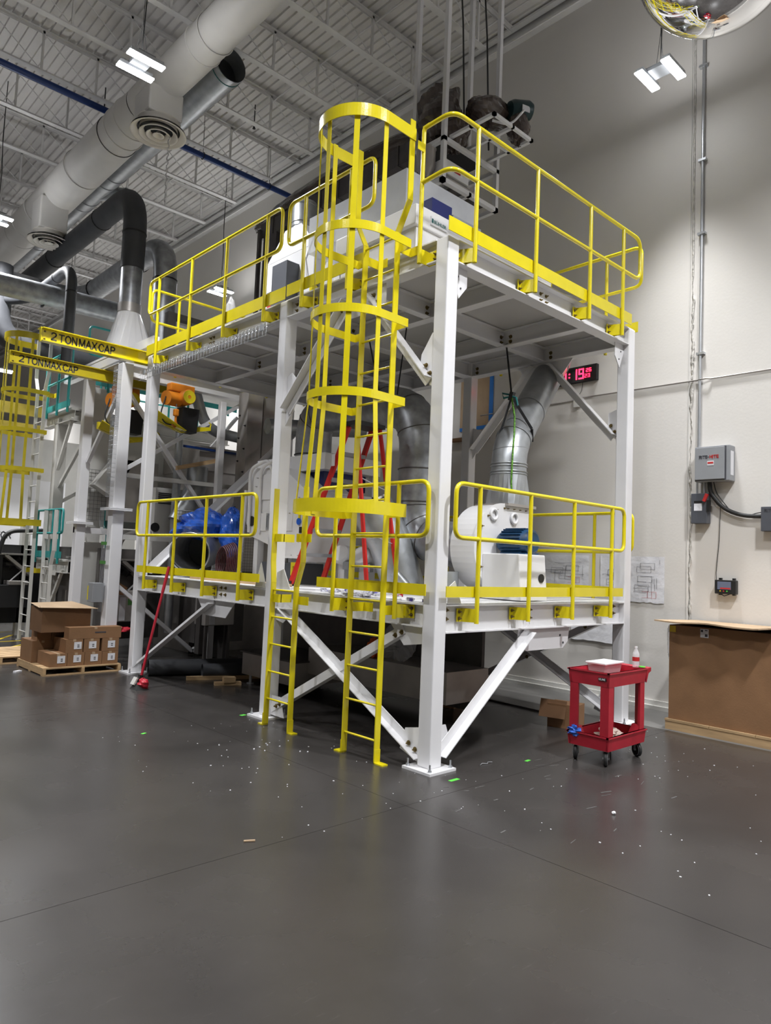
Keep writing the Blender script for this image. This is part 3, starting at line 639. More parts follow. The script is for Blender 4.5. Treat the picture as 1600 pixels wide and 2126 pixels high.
# ================================================================== CAGED LADDER
def caged_ladder(loc, label, m='yellow', st=None, group='caged ladders'):
    X0, Y0 = loc
    t = thing('caged_ladder', label, 'ladder', (X0, Y0, 0), group)
    yl, yr, xl = Y0+.222, Y0-.222, X0
    for s, ya in ((1, yl), (-1, yr)):
        y2 = ya+s*.14
        pts = [(xl, ya, .015), (xl, ya, 4.80), (xl, y2, 5.06), (xl, y2, 5.82)]
        g = G()
        for a, b in zip(pts[:-1], pts[1:]): g.bar(a, b, .012, .062, up=(1, 0, 0)) if a[1] == b[1] else g.bar(a, b, .012, .062, up=(1, 0, 0))
        o = part('stringer', g, st or m, t)
        part('foot', G().box(xl-.035, min(ya, ya+s*.10)-.01*(s < 0), 0, xl+.035, max(ya, ya+s*.10), .012).box(xl-.035, ya+s*.006-.004, 0, xl+.035, ya+s*.006+.004, .12), st or m, o)
        for z in (1.29, 4.62):
            y3 = ya+s*-.006
            part('standoff', G().box(xl-.03, ya+s*-.14 if s > 0 else ya, z, xl+.02, ya if s > 0 else ya+.0, z+.09) if False else G().box(xl+.03, ya-.005, z, 0.0 if X0 > -.3 and Y0 < 2 else X0+.17, ya+.005, z+.085).box(-.012 if X0 > -.3 and Y0 < 2 else X0+.16, ya-.12, z, .0 if X0 > -.3 and Y0 < 2 else X0+.17, ya, z+.085), m, o)
    for k in range(16):
        z = .189+.3048*k
        part('rung', G().tube([(xl, yr, z), (xl, yl, z)], .011, 8), st or m, t)
    xc = X0-.32
    for (z0, z1, R_) in ((2.16, 2.275, .445), (3.16, 3.235, .375), (3.885, 3.96, .375), (4.62, 4.70, .375), (5.63, 5.745, .385)):
        out = [(X0+.035, Y0+R_-.01)] + [(xc+R_*math.cos(a), Y0+R_*math.sin(a)) for a in [PI/2+k*PI/40 for k in range(41)]] + [(X0+.035, Y0-R_+.01)]
        g = G(); n = len(out); th = .008
        inn = []
        for i, (x, y) in enumerate(out):
            v = Vector((x-xc if 0 < i < n-1 else 0, y-Y0, 0)).normalized(); inn.append((x-v.x*th, y-v.y*th))
        vs = [(x, y, z) for z in (z0, z1) for x, y in out] + [(x, y, z) for z in (z0, z1) for x, y in inn]
        fs = []
        for i in range(n-1):
            fs += [(i, i+1, n+i+1, n+i), (2*n+i+1, 2*n+i, 3*n+i, 3*n+i+1), (i+1, i, 2*n+i, 2*n+i+1), (n+i, n+i+1, 3*n+i+1, 3*n+i)]
        g.add(vs, fs, False); 
        h = part('cage_hoop', g, m, t)
        yo = .36 if z0 > 5 else .222
        if R_-.01 > yo:
            part('hoop_tab', G().box(X0+.028, Y0-R_+.01, z0, X0+.036, Y0-yo, z1), m, h); part('hoop_tab', G().box(X0+.028, Y0+yo, z0, X0+.036, Y0+R_-.01, z1), m, h)
    for k, a in enumerate((90, 135, 180, 225, 270)):
        a = math.radians(a); nx, ny = math.cos(a), math.sin(a)
        rot = Matrix(((nx, -ny, 0), (ny, nx, 0), (0, 0, 1)))
        g = G()
        z = [(2.18, .44), (3.2, .367), (5.74, .367)]
        for (za, ra), (zb, rb_) in zip(z[:-1], z[1:]):
            p1 = V(xc+(ra-.01)*nx, Y0+(ra-.01)*ny, za); p2 = V(xc+(rb_-.01)*nx, Y0+(rb_-.01)*ny, zb)
            g.bar(p1, p2, .05, .006, up=(nx, ny, 0))
        part('cage_bar', g, m, t)
    return t
caged_ladder((-.183, .687), 'yellow caged ladder beside the near corner column')
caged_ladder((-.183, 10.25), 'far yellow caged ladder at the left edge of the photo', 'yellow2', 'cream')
# small ladder with walk-through stringers
def step_ladder_fixed(X0, Y0, label, m, ztop=2.5, rungs=5, wd=.215, plates=True):
    t = thing('access_ladder', label, 'ladder', (X0, Y0, 0), 'short fixed ladders')
    for s in (1, -1):
        ya = Y0+s*wd; y2 = Y0+s*(wd+.085 if s > 0 else wd+.09)
        pts = [(X0, ya, .015), (X0, ya, 1.47), (X0, y2, 1.72), (X0, y2, ztop)]
        if s > 0: pts = [(X0, ya, .015), (X0, ya-.02, 1.5), (X0, y2-.08, 1.72), (X0, y2-.08, ztop)]
        g = G()
        for a, b in zip(pts[:-1], pts[1:]): g.bar(a, b, .012, .062, up=(1, 0, 0))
        o = part('stringer', g, m, t)
        part('foot', G().box(X0-.035, min(ya, ya+s*.09), 0, X0+.035, max(ya, ya+s*.09), .012).box(X0-.035, ya+s*.008-.004, 0, X0+.035, ya+s*.008+.004, .13), m, o)
        if plates:
            for z in (1.29, 1.93): part('standoff', G().box(X0+.03, ya-.16, z, X0+.04, ya+.005, z+.085).box(X0-.03, ya-.004, z, X0+.04, ya+.004, z+.085) if s < 0 else G().box(X0+.03, ya-.12, z, X0+.17, ya-.11, z+.085).box(X0, ya-.12, z, X0+.04, ya, z+.085), m, o)
    for k in range(rungs): part('rung', G().tube([(X0, Y0-wd, .28+.285*k), (X0, Y0+wd, .28+.285*k)], .011, 8), m, t)
    return t
step_ladder_fixed(-.175, 1.985, 'short yellow ladder climbing to the lower deck, left of the caged ladder', 'yellow')
step_ladder_fixed(-.15, 9.35, 'white ladder with cranked stringers behind the stacked cartons', 'cream', 2.45)

# ================================================================== CABLE TRAY
t = thing('cable_tray', 'wire basket cable tray along the edge under the upper deck', 'cable tray', (-.07, 4.3, 4.3))
g = G(); ys0, ys1 = 2.66, 6.02
for (x, z) in ((-.13, 4.44), (-.13, 4.38), (-.13, 4.30), (-.02, 4.44)): g.tube([(x, ys0, z), (x, ys1, z)], .0028, 4)
part('long_wire', g, 'zinc', t)
g = G(); y = ys0
while y < ys1: g.tube([(-.02, y, 4.465), (-.03, y, 4.45), (-.12, y, 4.45), (-.13, y, 4.44), (-.13, y, 4.29)], .0026, 4); y += .075
part('cross_wires', g, 'zinc', t, kind='stuff')
for y in (2.75, 4.42, 5.85): part('clip', G().box(-.14, y-.03, 4.37, -.12, y+.03, 4.44), 'zinc', t)

# ================================================================== BLOWER ON LOWER DECK
DZ = 1.42
fx, fz = 1.69, 1.97
t = thing('blower', 'large white centrifugal blower with blue motor on the lower deck', 'blower', (1.7, .6, DZ))
def volute(r, y0, y1, grow=0):
    pts = []
    for k in range(25):
        a = math.radians(0+k*270/24)      # from +x round over top... go left side
        pts.append((fx - (r)*math.sin(a-PI/2) if False else fx+r*math.cos(PI/2+a*1.0), 0, fz+r*math.sin(PI/2+a)))
    return pts
r = .47
poly = [(fx+.50, 2.43), (fx+.06, 2.44)]
for k in range(0, 25): 
    a = math.radians(90+k*180/24); poly.append((fx+r*math.cos(a), fz+r*math.sin(a)))
poly += [(fx+.46, DZ+.02), (fx+.50, 1.9)]
part('volute', G().prism([(x, .60, z) for x, z in poly], (0, .34, 0)), 'white', t, bevel=.008)
part('rim', G().prism([(fx+(x-fx)*1.04, .585, fz+(z-fz)*1.03 if z > DZ+.05 else z) for x, z in poly], (0, .02, 0)), 'white', t)
part('outlet_flange', G().box(1.70, .54, 2.43, 2.22, 1.0, 2.46), 'steel', t)
g = G()
for k in range(10):
    a = math.radians(90+k*20); g.hexbolt((fx-.0+.43*math.cos(a), .585, fz+.43*math.sin(a)), (0, -1, 0), .008)
for k in range(5): g.hexbolt((1.75+k*.11, .59, 2.40), (0, -1, 0), .007)
part('bolts', g, 'bolt', t)
part('pedestal', G().prism([(1.34, .08, DZ+.01), (1.34, .585, DZ+.01), (1.34, .585, 1.90), (1.34, .12, 1.90)], (.46, 0, 0)), 'white', t, bevel=.01)
part('pedestal_hole', G().cyl((1.70, .098, 1.66), (1.70, .085, 1.66), .045, 16), 'black', t)
mo = part('motor', G().tube([(1.62, .14, 2.03), (1.62, .16, 2.03), (1.62, .50, 2.03), (1.62, .56, 2.03)], [.10, .13, .13, .09], 20), 'motorblue', t, label='blue motor')
g = G()
for k in range(22):
    a = 2*PI*k/22; rot = Matrix.Rotation(a, 3, 'Y')
    v = rot @ Vector((.138, 0, 0)); g.obox((1.62+v.x, .36, 2.03+v.z), (.02, .26, .006), rot)
part('cooling_fins', g, 'motorblue', mo)
part('motor_feet', G().box(1.50, .16, 1.89, 1.74, .48, 1.915), 'motorblue', mo)
for (x, z) in ((1.50, 2.32), (1.86, 2.30)):
    part('lifting_lug', G().tube([(x+.055*math.cos(a), .57, z+.055*math.sin(a)) for a in [k*PI/12 for k in range(24)]], .016, 8, closed=True), 'white', t)
part('inlet_ring', G().lathe((fx, .94, fz), [(.32, 0), (.32, .02), (.26, .02), (.26, .10), (.29, .10), (.29, .12)], 28, (0, 1, 0)), 'galvd', t)

# duct from blower up past the deck
t = thing('blower_outlet_duct', 'galvanised duct rising from the blower and leaning toward the wall', 'duct', (1.98, .76, 2.46))
g = G(); n = 24
rb = []
for k in range(n):
    a = 2*PI*(k+.5)/n; cx_, sy_ = math.cos(a), math.sin(a); q = .205/max(abs(cx_), abs(sy_)); rb.append((1.98+q*cx_, .76+q*sy_, 2.46))
rt = [(1.98+.205*math.cos(2*PI*(k+.5)/n), .76+.205*math.sin(2*PI*(k+.5)/n), 2.80) for k in range(n)]
g.add(rb+rt, [(k, (k+1) % n, n+(k+1) % n, n+k) for k in range(n)])
part('transition', g, 'galv', t)
path = [(1.98, .76, 2.80), (1.98, .76, 2.96), (2.02, .775, 3.10), (2.12, .81, 3.24), (2.28, .87, 3.37), (3.82, 1.42, 4.62)]
part('pipe', G().tube(path, .200, 32), 'galv', t)
part('upper_elbow', G().tube([(3.80, 1.41, 4.60), (3.92, 1.44, 4.75), (3.96, 1.45, 5.0), (3.96, 1.45, 5.6)], .21, 24), 'galv', t)
def ring(c, ax, r, m='galvd', th=.012, parent=None, name='joint_ring'):
    c = V(c); a = V(ax).normalized(); u = a.cross(V(0, 0, 1)) if abs(a.z) < .9 else Vector((1, 0, 0)); u.normalize(); w_ = a.cross(u)
    return part(name, G().tube([c+(u*math.cos(q)+w_*math.sin(q))*r for q in [k*PI/16 for k in range(32)]], th, 6, closed=True), m, parent)
for z in (2.81, 2.84, 2.90, 2.93): ring((1.98, .76, z), (0, 0, 1), .204, 'galv', .008, t)
ring((2.02, .775, 3.1), (.3, .1, 1), .204, 'galvd', .006, t); ring((2.12, .81, 3.24), (.6, .2, .7), .204, 'galvd', .006, t)
for q in (.25, .8): ring(V(path[4]).lerp(V(path[5]), q), V(path[5])-V(path[4]), .203, 'galvd', .006, t)
# straps & rope holding the duct
t = thing('ratchet_strap', 'black ratchet strap hanging from the deck beam around the leaning duct', 'strap', (2.3, .9, 3.4))
kn = (2.05, .80, 3.74)
part('webbing', G().bar((2.46, 1.21, 4.49), kn, .024, .004, up=(1, 0, 0)), 'strap', t)
part('webbing', G().bar(kn, (2.20, .615, 3.36), .032, .005, up=(1, .6, 0)).bar((2.20, .615, 3.36), (2.33, .70, 3.24), .032, .005, up=(1, .6, 0)), 'strap', t)
part('webbing', G().bar(kn, (1.93, .87, 3.26), .024, .005, up=(1, .6, 0)), 'strap', t)
part('hook', G().tube([(2.46, 1.21, 4.49), (2.46, 1.235, 4.51), (2.46, 1.22, 4.54), (2.46, 1.19, 4.54)], .006, 6), 'black', t)
part('ratchet', G().obox(kn, (.05, .05, .10), Matrix.Rotation(.3, 3, 'X')), 'rubber', t)
part('webbing_bow', G().tube([(2.05, .82, 3.76), (2.0, .90, 3.78), (2.0, .88, 3.72), (2.05, .80, 3.74), (2.0, .70, 3.70), (1.98, .66, 3.60)], .012, 6), 'tealdark', t)
single('rope', G().tube([(2.04, .79, 3.72), (1.93, .66, 3.45), (1.85, .60, 3.25), (1.83, .60, 3.0), (1.82, .60, 2.70), (1.83, .59, 2.55)], .011, 6), 'hivis', 'green and black striped rope hanging down the front of the duct', 'rope')

# ================================================================== SUCTION DUCT (arch)
px_ = 1.66
path = rnd([(px_, 4.02, 3.15), (px_, 4.02, 3.86), (px_, 1.86, 3.72), (px_, 1.86, 2.05), (px_, 1.05, 1.98)], .62, 8)
t = thing('suction_duct', 'thick grey segmented duct arching over the lower deck behind the ladder cage', 'duct', (px_, 2.9, 2.0))
part('pipe', G().tube(path, .262, 26), 'galvd', t)
for i in (4, 7, 10, 13, 16, 19, 22, 25):
    if i < len(path)-1: ring(path[i], path[i+1]-path[i], .264, 'steeld', .006, t)
ring((px_, 1.86, 2.9), (0, 0, 1), .265, 'steeld', .008, t); ring((px_, 1.86, 2.5), (0, 0, 1), .265, 'steeld', .008, t); ring((px_, 4.02, 3.25), (0, 0, 1), .268, 'black', .008, t)
for (ya, yb, lab) in ((2.55, 2.3, 'left black strap slung over the arched grey duct'), (1.9, 2.0, 'right black strap slung over the arched grey duct')):
    t = thing('duct_strap', lab, 'strap', (1.4, yb, 3.9), 'straps over the arched duct')
    part('webbing', G().bar((1.13, ya-.25, 4.49), (1.36, yb, 3.80), .022, .004, up=(1, 0, 0)), 'strap', t)
    part('hook', G().tube([(1.13, ya-.25, 4.49), (1.13, ya-.23, 4.52), (1.13, ya-.2, 4.53)], .006, 5), 'black', t)

# ================================================================== WHITE SIFTER MACHINE ON LOWER DECK
t = thing('sifter_machine', 'white bolted machine with small windows and a blue tag on the lower deck', 'machine', (1.3, 3.8, DZ))
part('body', G().prism([(.95, 3.16, 1.72), (.95, 3.16, 2.62), (.95, 3.75, 2.98), (.95, 4.52, 3.02), (.95, 4.62, 2.3), (.95, 4.45, 2.05)], (.8, 0, 0)), 'white', t, bevel=.006)
for (y0, z0, y1, z1) in ((3.98, 2.55, 4.35, 2.90), (3.45, 2.12, 3.66, 2.37), (4.05, 2.12, 4.25, 2.37), (3.22, 1.76, 3.9, 2.02)):
    part('access_panel', G().box(.935, y0, z0, .952, y1, z1), 'white', t, bevel=.003)
for (y0, z0, y1, z1) in ((3.70, 2.14, 3.80, 2.36), (4.0, 2.14, 4.04, 2.36), (3.62, 2.45, 3.84, 2.82)):
    w_ = part('window', G().box(.93, y0, z0, .951, y1, z1), 'grey', t)
    part('pane', G().box(.925, y0+.02, z0+.03, .932, y1-.02, z1-.03), 'black', w_)
part('port', G().cyl((.952, 4.42, 2.26), (.935, 4.42, 2.26), .07, 18), 'black', t)
g = G()
for i in range(3):
    for j in range(2): g.hexbolt((.95, 3.28+i*.14, 1.80+j*.17), (-1, 0, 0), .007)
for (y, z) in ((4.3, 2.86), (4.32, 2.74), (4.3, 2.6), (3.5, 2.35), (3.6, 2.35), (3.3, 2.55), (4.2, 2.35)): g.hexbolt((.935, y, z), (-1, 0, 0), .006)
part('bolts', g, 'steel', t)
part('tag', G().cyl((.94, 3.30, 2.24), (.93, 3.30, 2.24), .045, 18), 'tarp', t)
part('tag_hook', G().box(.93, 3.28, 2.28, .94, 3.31, 2.38), 'yellow', t)
part('nameplate', G().box(.938, 3.20, 2.09, .95, 3.29, 2.17), 'black', t)
for (y, z) in ((4.46, 2.9), (4.2, 2.9)): part('handle', G().tube(rnd([(.93, y, z-.8), (.9, y, z+.1), (.9, y-.45, z+.2), (.95, y-.5, z)], .15, 5), .024, 8), 'white', t)
part('leg', G().box(1.0, 4.32, DZ, 1.1, 4.42, 2.1), 'white', t); part('leg', G().prism([(1.0, 3.9, DZ), (1.0, 4.1, DZ), (1.0, 3.95, 1.75), (1.0, 3.95, 2.05), (1.0, 3.7, 2.05), (1.0, 3.7, 1.6)], (.06, 0, 0)), 'white', t)
part('leg', G().box(1.6, 3.3, DZ, 1.7, 3.4, 1.8), 'white', t); part('leg', G().box(1.6, 4.32, DZ, 1.7, 4.42, 2.1), 'white', t)
part('strut', G().tube([(.92, 4.66, DZ+.02), (.92, 4.56, 2.7)], .03, 8), 'white', t)
# hood under arch
t = thing('dust_hood', 'white rectangular hood under the left foot of the arched duct', 'hood', (1.6, 4.0, 2.85))
part('hood', G().box(1.2, 3.15, 2.95, 2.2, 4.75, 3.17), 'white', t, bevel=.006)
part('skirt', G().box(1.35, 3.35, 2.72, 2.1, 4.5, 2.95), 'navy', t)
for ya in (3.2, 4.6): part('support', G().box(2.1, ya, DZ, 2.18, ya+.08, 2.95), 'white', t)
part('worktop', G().box(1.3, 3.2, 2.62, 2.15, 4.7, 2.66), 'white', t)
single('carton', G().box(1.36, 3.86, 2.66, 1.52, 4.04, 2.86), 'kraft', 'small brown carton on the shelf under the dust hood', 'box')
# galvanised big plate duct leaning (oval end) near centre
t = thing('loose_elbow', 'large loose galvanised duct elbow standing on the lower deck behind the rungs', 'duct', (1.25, 2.0, DZ))
part('pipe', G().tube([(1.42, 1.80, DZ+.02), (1.30, 1.95, 2.0), (1.12, 2.12, 2.42)], [.25, .26, .26], 28), 'galv', t)
part('end_face', G().tube([(1.12, 2.12, 2.42), (1.11, 2.13, 2.44)], .245, 28), 'white2', t)
single('pipe_offcut', G().pipe([(.85, 1.15, DZ+.05), (.72, 1.28, DZ+.24)], .055, .006, 16), 'galv', 'short galvanised pipe offcut leaning on the deck by the corner column', 'pipe')
single('drum', G().cyl((1.15, .95, DZ), (1.15, .95, DZ+.27), .16, 20), 'galv', 'low galvanised drum beside the pipe offcut on the lower deck', 'drum')
single('drink_can', G().cyl((.45, 1.0, DZ+.035), (.52, .92, DZ+.035), .033, 14), 'can', 'red and white drink can lying on the lower deck', 'can')
# litter on the deck
t = single('deck_litter', G(), 'mixed', 'crumpled wrappers, tools and rags strewn along the lower deck edge', 'litter', loc=(.2, .8, DZ), kind='stuff')
g = G()
for k in range(46):
    x, y = random.uniform(.03, .6), random.choice((random.uniform(.2, .55), random.uniform(.9, 1.9))); s_ = random.uniform(.01, .04)
    g.obox((x-.2, y-.8, s_*.4), (s_*2.4, s_*1.6, s_*.8), Matrix.Rotation(random.random()*3, 3, 'Z') @ Matrix.Rotation(random.random()*.8, 3, 'X'))
t.data.from_pydata(g.v, [], g.f); t.data.update()
def bottle_shape(): pass
single('plank', G().box(.3, 2.75, DZ, .48, 4.9, DZ+.035), 'wood', 'pale wooden plank lying along the lower deck under the long guard rail', 'plank')
single('mat_sheet', G().box(.25, 2.0, DZ, .9, 2.44, DZ+.012), 'paper', 'flat white sheet on the lower deck at the head of the short ladder', 'sheet')

# wine-red cable coil
t = thing('cable_coil', 'coil of dark wine-red cable beside the open grey duct', 'cable', (.6, 4.65, DZ))
for k in range(7): part('loop', G().tube([(.62+.02*k+.03*math.cos(a), 4.62-.012*k+.20*math.cos(a), DZ+.24+.22*math.sin(a)+.01*k) for a in [q*PI/12 for q in range(24)]], .011, 6, closed=True), 'purple', t)
# open grey duct end
t = thing('open_duct', 'short wide grey duct lying on the lower deck, its open end facing out', 'duct', (.6, 5.35, DZ))
part('pipe', G().pipe([(.42, 5.17, 1.78), (.62, 5.37, 1.80), (1.0, 5.75, 1.85)], .275, .012, 36), 'galvd', t)
part('rim', G().tube([V(.42, 5.17, 1.78)+(V(.7071, -.7071, 0)*math.cos(a)+V(-.05, -.05, 1)*math.sin(a))*.285 for a in [k*PI/18 for k in range(36)]], .012, 6, closed=True), 'galv', t)
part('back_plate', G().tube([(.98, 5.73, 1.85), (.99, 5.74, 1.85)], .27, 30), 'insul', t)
# blue bundle
def lumpy(c, s, n=3, seed=0, amp=.25, sub=20):
    random.seed(seed); g = G(); vs = []; fs = []; N = sub
    ph = [(random.uniform(1, 4), random.uniform(1, 5), random.random()*6) for _ in range(7)]
    for i in range(N+1):
        for j in range(2*N):
            th = PI*i/N; p = PI*j/N
            r = 1+amp*sum(math.sin(a*p+b*th*2+c_)/(k+1.5) for k, (a, b, c_) in enumerate(((round(q[0]), q[1], q[2]) for q in ph)))/2 + random.uniform(-.03, .03)*amp*4
            vs.append((c[0]+s[0]*r*math.sin(th)*math.cos(p), c[1]+s[1]*r*math.sin(th)*math.sin(p), c[2]+s[2]*r*math.cos(th)))
    for i in range(N):
        for j in range(2*N): fs.append((i*2*N+j, i*2*N+(j+1) % (2*N), (i+1)*2*N+(j+1) % (2*N), (i+1)*2*N+j))
    g.add(vs, fs, False); random.seed(seed+50)
    return g
t = thing('wrapped_unit', 'machine part wrapped in crumpled bright blue plastic on the lower deck', 'bundle', (1.1, 6.2, 2.0))
part('wrapping', lumpy((.95, 5.75, 2.22), (.30, .52, .24), seed=3), 'tarp', t)
part('loose_fold', lumpy((1.05, 5.15, 2.12), (.16, .20, .34), seed=5), 'tarp', t)
part('loose_fold', lumpy((.80, 6.15, 2.08), (.18, .22, .16), seed=9), 'tarp', t)
single('foil_hose', G().tube([(1.0, 4.75, 2.1), (.92, 4.62, 1.85), (.85, 4.55, 1.6), (.85, 4.5, 1.45)], .045, 12), 'silver', 'shiny foil-wrapped hose under the blue bundle', 'hose')

# ================================================================== RED STEPLADDER on lower deck
t = thing('stepladder', 'red fibreglass stepladder standing on the lower deck', 'stepladder', (.85, 2.4, DZ))
tz = 3.32
for (x, ln) in ((.72, 0), (1.08, 0)):
    dx = -.06 if x < .9 else .06
    g = G().bar((x, 2.12, tz), (x+dx, 3.02, DZ+.04), .03, .07, up=(0, 1, .3)); part('front_rail', g, 'redladder', t)
    part('foot', G().obox((x+dx, 3.03, DZ+.03), (.05, .08, .07), Matrix.Identity(3)), 'rubber', t)
    g = G().bar((x, 1.98, tz), (x+dx, 1.62, DZ+.04), .026, .045, up=(0, 1, .2)); part('back_rail', g, 'redladder', t)
part('top_cap', G().box(.68, 1.93, tz, 1.12, 2.20, tz+.05), 'black', t)
for k in range(1, 6):
    q = k/6.2; z = tz+(DZ+.04-tz)*q; y = 2.12+.90*q; e = .06*q
    part('step', G().box(.72-e, y-.045, z-.03, 1.08+e, y+.045, z+.012), 'stepgrey', t)
for k in (2, 4): 
    q = k/6.2; z = tz+(DZ-tz)*q
    part('back_brace', G().bar((.72-.06*q, 1.98-.36*q, z), (1.08+.06*q, 1.98-.36*(q+.05), z-.12), .02, .006), 'alu', t)
part('label_sticker', G().box(.655, 2.28, 2.86, .662, 2.33, 3.0), 'paper', t)

# ================================================================== UPPER DECK MACHINES
t = thing('grinder_cabinet', 'glossy white machine cabinet on the upper deck behind the ladder cage', 'machine', (1.4, 1.4, 4.71))
part('body', G().box(.38, .80, 4.725, 2.7, 2.0, 5.20), 'white', t, bevel=.02)
part('ledge', G().box(.34, .77, 5.18, 2.75, 2.05, 5.40), 'white', t, bevel=.015)
part('acrylic_cover', G().box(.36, .95, 5.40, 1.5, 2.6, 5.84), 'clearlid', t)
part('blue_panel', G().box(.62, .82, 5.41, .93, .94, 5.58), 'navy', t)
part('grey_panel', G().box(.93, .80, 5.41, 1.4, .94, 5.50), 'grey', t)
part('hatch', G().box(.55, .785, 4.86, 1.15, .80, 5.06), 'white', t, bevel=.004)
lb = part('logo_plate', G().box(.55, .755, 5.24, .80, .771, 5.33), 'paper', t)
part('logo_text', text_g('BÜHLER', .052, (.59, .753, 5.262), (1, 0, 0), (0, 0, 1), .002), 'tealdark', lb)
part('logo_mark', G().box(.56, .751, 5.262, .58, .755, 5.305), 'tealdark', lb)
t = thing('feed_tank', 'tall slim white tank with a dark grey control box beside it', 'machine', (.9, 2.45, 4.71))
part('tank', G().box(.75, 2.2, 4.72, 1.3, 2.62, 6.02), 'white', t, bevel=.06)
part('control_box', G().box(.55, 2.02, 4.72, .75, 2.22, 5.45), 'greyd', t, bevel=.01)
part('chute', G().prism([(.8, 2.65, 5.0), (.8, 3.0, 4.85), (.8, 3.0, 5.25), (.8, 2.65, 5.7)], (.5, 0, 0)), 'cream', t)
t = thing('filter_hopper', 'white hopper cabinet on the upper deck with a galvanised spout on top', 'machine', (1.2, 3.7, 4.71))
part('body', G().box(.88, 3.17, 4.72, 1.7, 4.28, 5.90), 'softwhite', t, bevel=.01)
g = G(); g.frustum((.88, 3.17, 1.7, 4.28), 5.90, (.98, 3.64, 1.34, 4.02), 6.36); part('taper', g, 'softwhite', t)
part('spout', G().pipe([(1.16, 3.84, 6.34), (1.16, 3.84, 6.76)], .175, .008, 26), 'galv', t)
for z in (6.39, 6.45, 6.71): ring((1.16, 3.84, z), (0, 0, 1), .178, 'galvd', .006, t)
part('grey_box', G().box(.68, 3.50, 4.72, .88, 3.84, 5.70), 'greyd', t, bevel=.004)
part('warning_tag', G().box(.872, 4.12, 5.15, .88, 4.22, 5.40), 'redink', t)
part('access_door', G().box(.868, 3.95, 5.48, .88, 4.25, 5.60), 'white', t, bevel=.003)
t = thing('valve_motor', 'small grey motor and valve with a yellow tag next to the hopper', 'motor', (.75, 2.95, 4.71))
part('valve_body', G().lathe((.75, 2.98, 4.72), [(.05, 0), (.05, .3), (.075, .32), (.075, .40), (.04, .42), (.04, .52), (.06, .53), (.06, .60), (.0, .61)], 16), 'white', t)
part('yellow_tag', G().lathe((.75, 2.98, 5.13), [(.055, 0), (.055, .09)], 16), 'yellow', t)
part('motor', G().tube([(.75, 2.85, 4.98), (.75, 2.62, 4.98)], .09, 16), 'grey', t)
single('hose', G().tube([(.86, 3.2, 5.95), (.70, 3.12, 5.6), (.7, 3.05, 5.35), (.74, 3.0, 5.32)], .018, 8), 'white', 'white bent hose from the hopper down to the valve', 'hose')
# white plastic bundle on far part of upper deck
single('plastic_scrap', lumpy((.35, 4.3, 5.0), (.06, .10, .28), seed=21, sub=10), 'clear', 'upright wisp of translucent white plastic behind the upper railing', 'plastic')
part('plastic_base', lumpy((.4, 4.4, 4.80), (.2, .45, .10), seed=23, sub=10), 'white', bpy.data.objects['plastic_scrap'])

# ================================================================== CONVEYOR + HANGING FRAME
t = thing('suspended_rack', 'white square-tube frame hung from the roof holding the conveyor head', 'frame', (2.5, 2.3, 6.75))
for x in (2.0, 3.1):
    for y in (1.98, 2.52): part('post', G().box(x-.03, y-.03, 6.76, x+.03, y+.03, 10.68), 'white', t)
part('bottom_frame', G().box(1.97, 1.95, 6.74, 3.13, 2.01, 6.80).box(1.97, 2.49, 6.74, 3.13, 2.55, 6.80).box(1.97, 1.95, 6.74, 2.03, 2.55, 6.80).box(3.07, 1.95, 6.74, 3.13, 2.55, 6.80).box(2.5, 1.95, 6.74, 2.55, 2.55, 6.79), 'white', t)
part('upper_frame', G().box(1.97, 1.95, 7.30, 3.13, 2.0, 7.36).box(1.97, 2.49, 7.30, 3.13, 2.55, 7.36).box(1.97, 1.95, 7.30, 2.03, 2.55, 7.36).box(3.07, 1.95, 7.30, 3.13, 2.55, 7.36), 'white', t)
part('motor_rack', G().box(2.12, 1.25, 7.40, 2.17, 2.0, 7.44).box(2.90, 1.25, 7.40, 2.95, 2.0, 7.44).box(2.12, 1.25, 7.40, 2.95, 1.29, 7.44).box(2.12, 1.62, 7.40, 2.95, 1.66, 7.44).box(2.5, 1.25, 7.40, 2.54, 2.0, 7.44), 'white', t)
part('tray_panel', G().box(2.05, 2.0, 7.37, 2.9, 2.5, 7.40), 'black', t)
t = thing('valve_unit', 'metal pneumatic valve unit sitting inside the hanging white frame', 'machine', (2.5, 2.2, 6.8))
part('body', G().box(2.1, 2.05, 6.95, 2.6, 2.4, 7.15), 'white', t, bevel=.01)
part('cylinder', G().tube([(2.15, 2.1, 6.88), (2.75, 2.1, 6.88)], .06, 14), 'steel', t)
part('slide', G().box(2.3, 2.02, 6.79, 2.95, 2.45, 6.83), 'steeld', t); part('lower_cylinder', G().tube([(2.55, 2.1, 6.70), (2.95, 2.4, 6.70)], .05, 14), 'greyd', t)
part('label_sticker', G().box(2.3, 2.045, 7.02, 2.42, 2.05, 7.06), 'redink', t)
part('spout', G().lathe((2.0, 2.3, 6.9), [(.05, 0), (.1, .1), (.13, .14), (.13, .40), (.14, .41)], 20), 'steel', t)
for (x, y) in ((2.45, 2.0), (2.85, 1.9)):
    single('hanging_cable', G().tube([(x, y+.25, 10.68), (x-.02, y+.1, 9.2), (x-.03, y, 7.5)], .012, 6), 'rubber', 'black cable dropping from the roof to the conveyor, %s of the pair' % ('left' if x < 2.6 else 'right'), 'cable', group='black cables to the conveyor')
t = thing('enclosed_conveyor', 'long brown enclosed conveyor running under the roof toward the left', 'conveyor', (2.4, 4.2, 7.4))
part('trough', G().box(2.2, 2.3, 7.46, 2.75, 6.6, 7.74), 'brownsheet', t)
for k in range(9): part('joint_band', G().box(2.185, 2.6+k*.45, 7.45, 2.765, 2.62+k*.45, 7.76), 'steeld', t)
part('end_leg', G().box(2.2, 6.1, 5.0, 2.75, 6.5, 7.46), 'brownsheet', t)
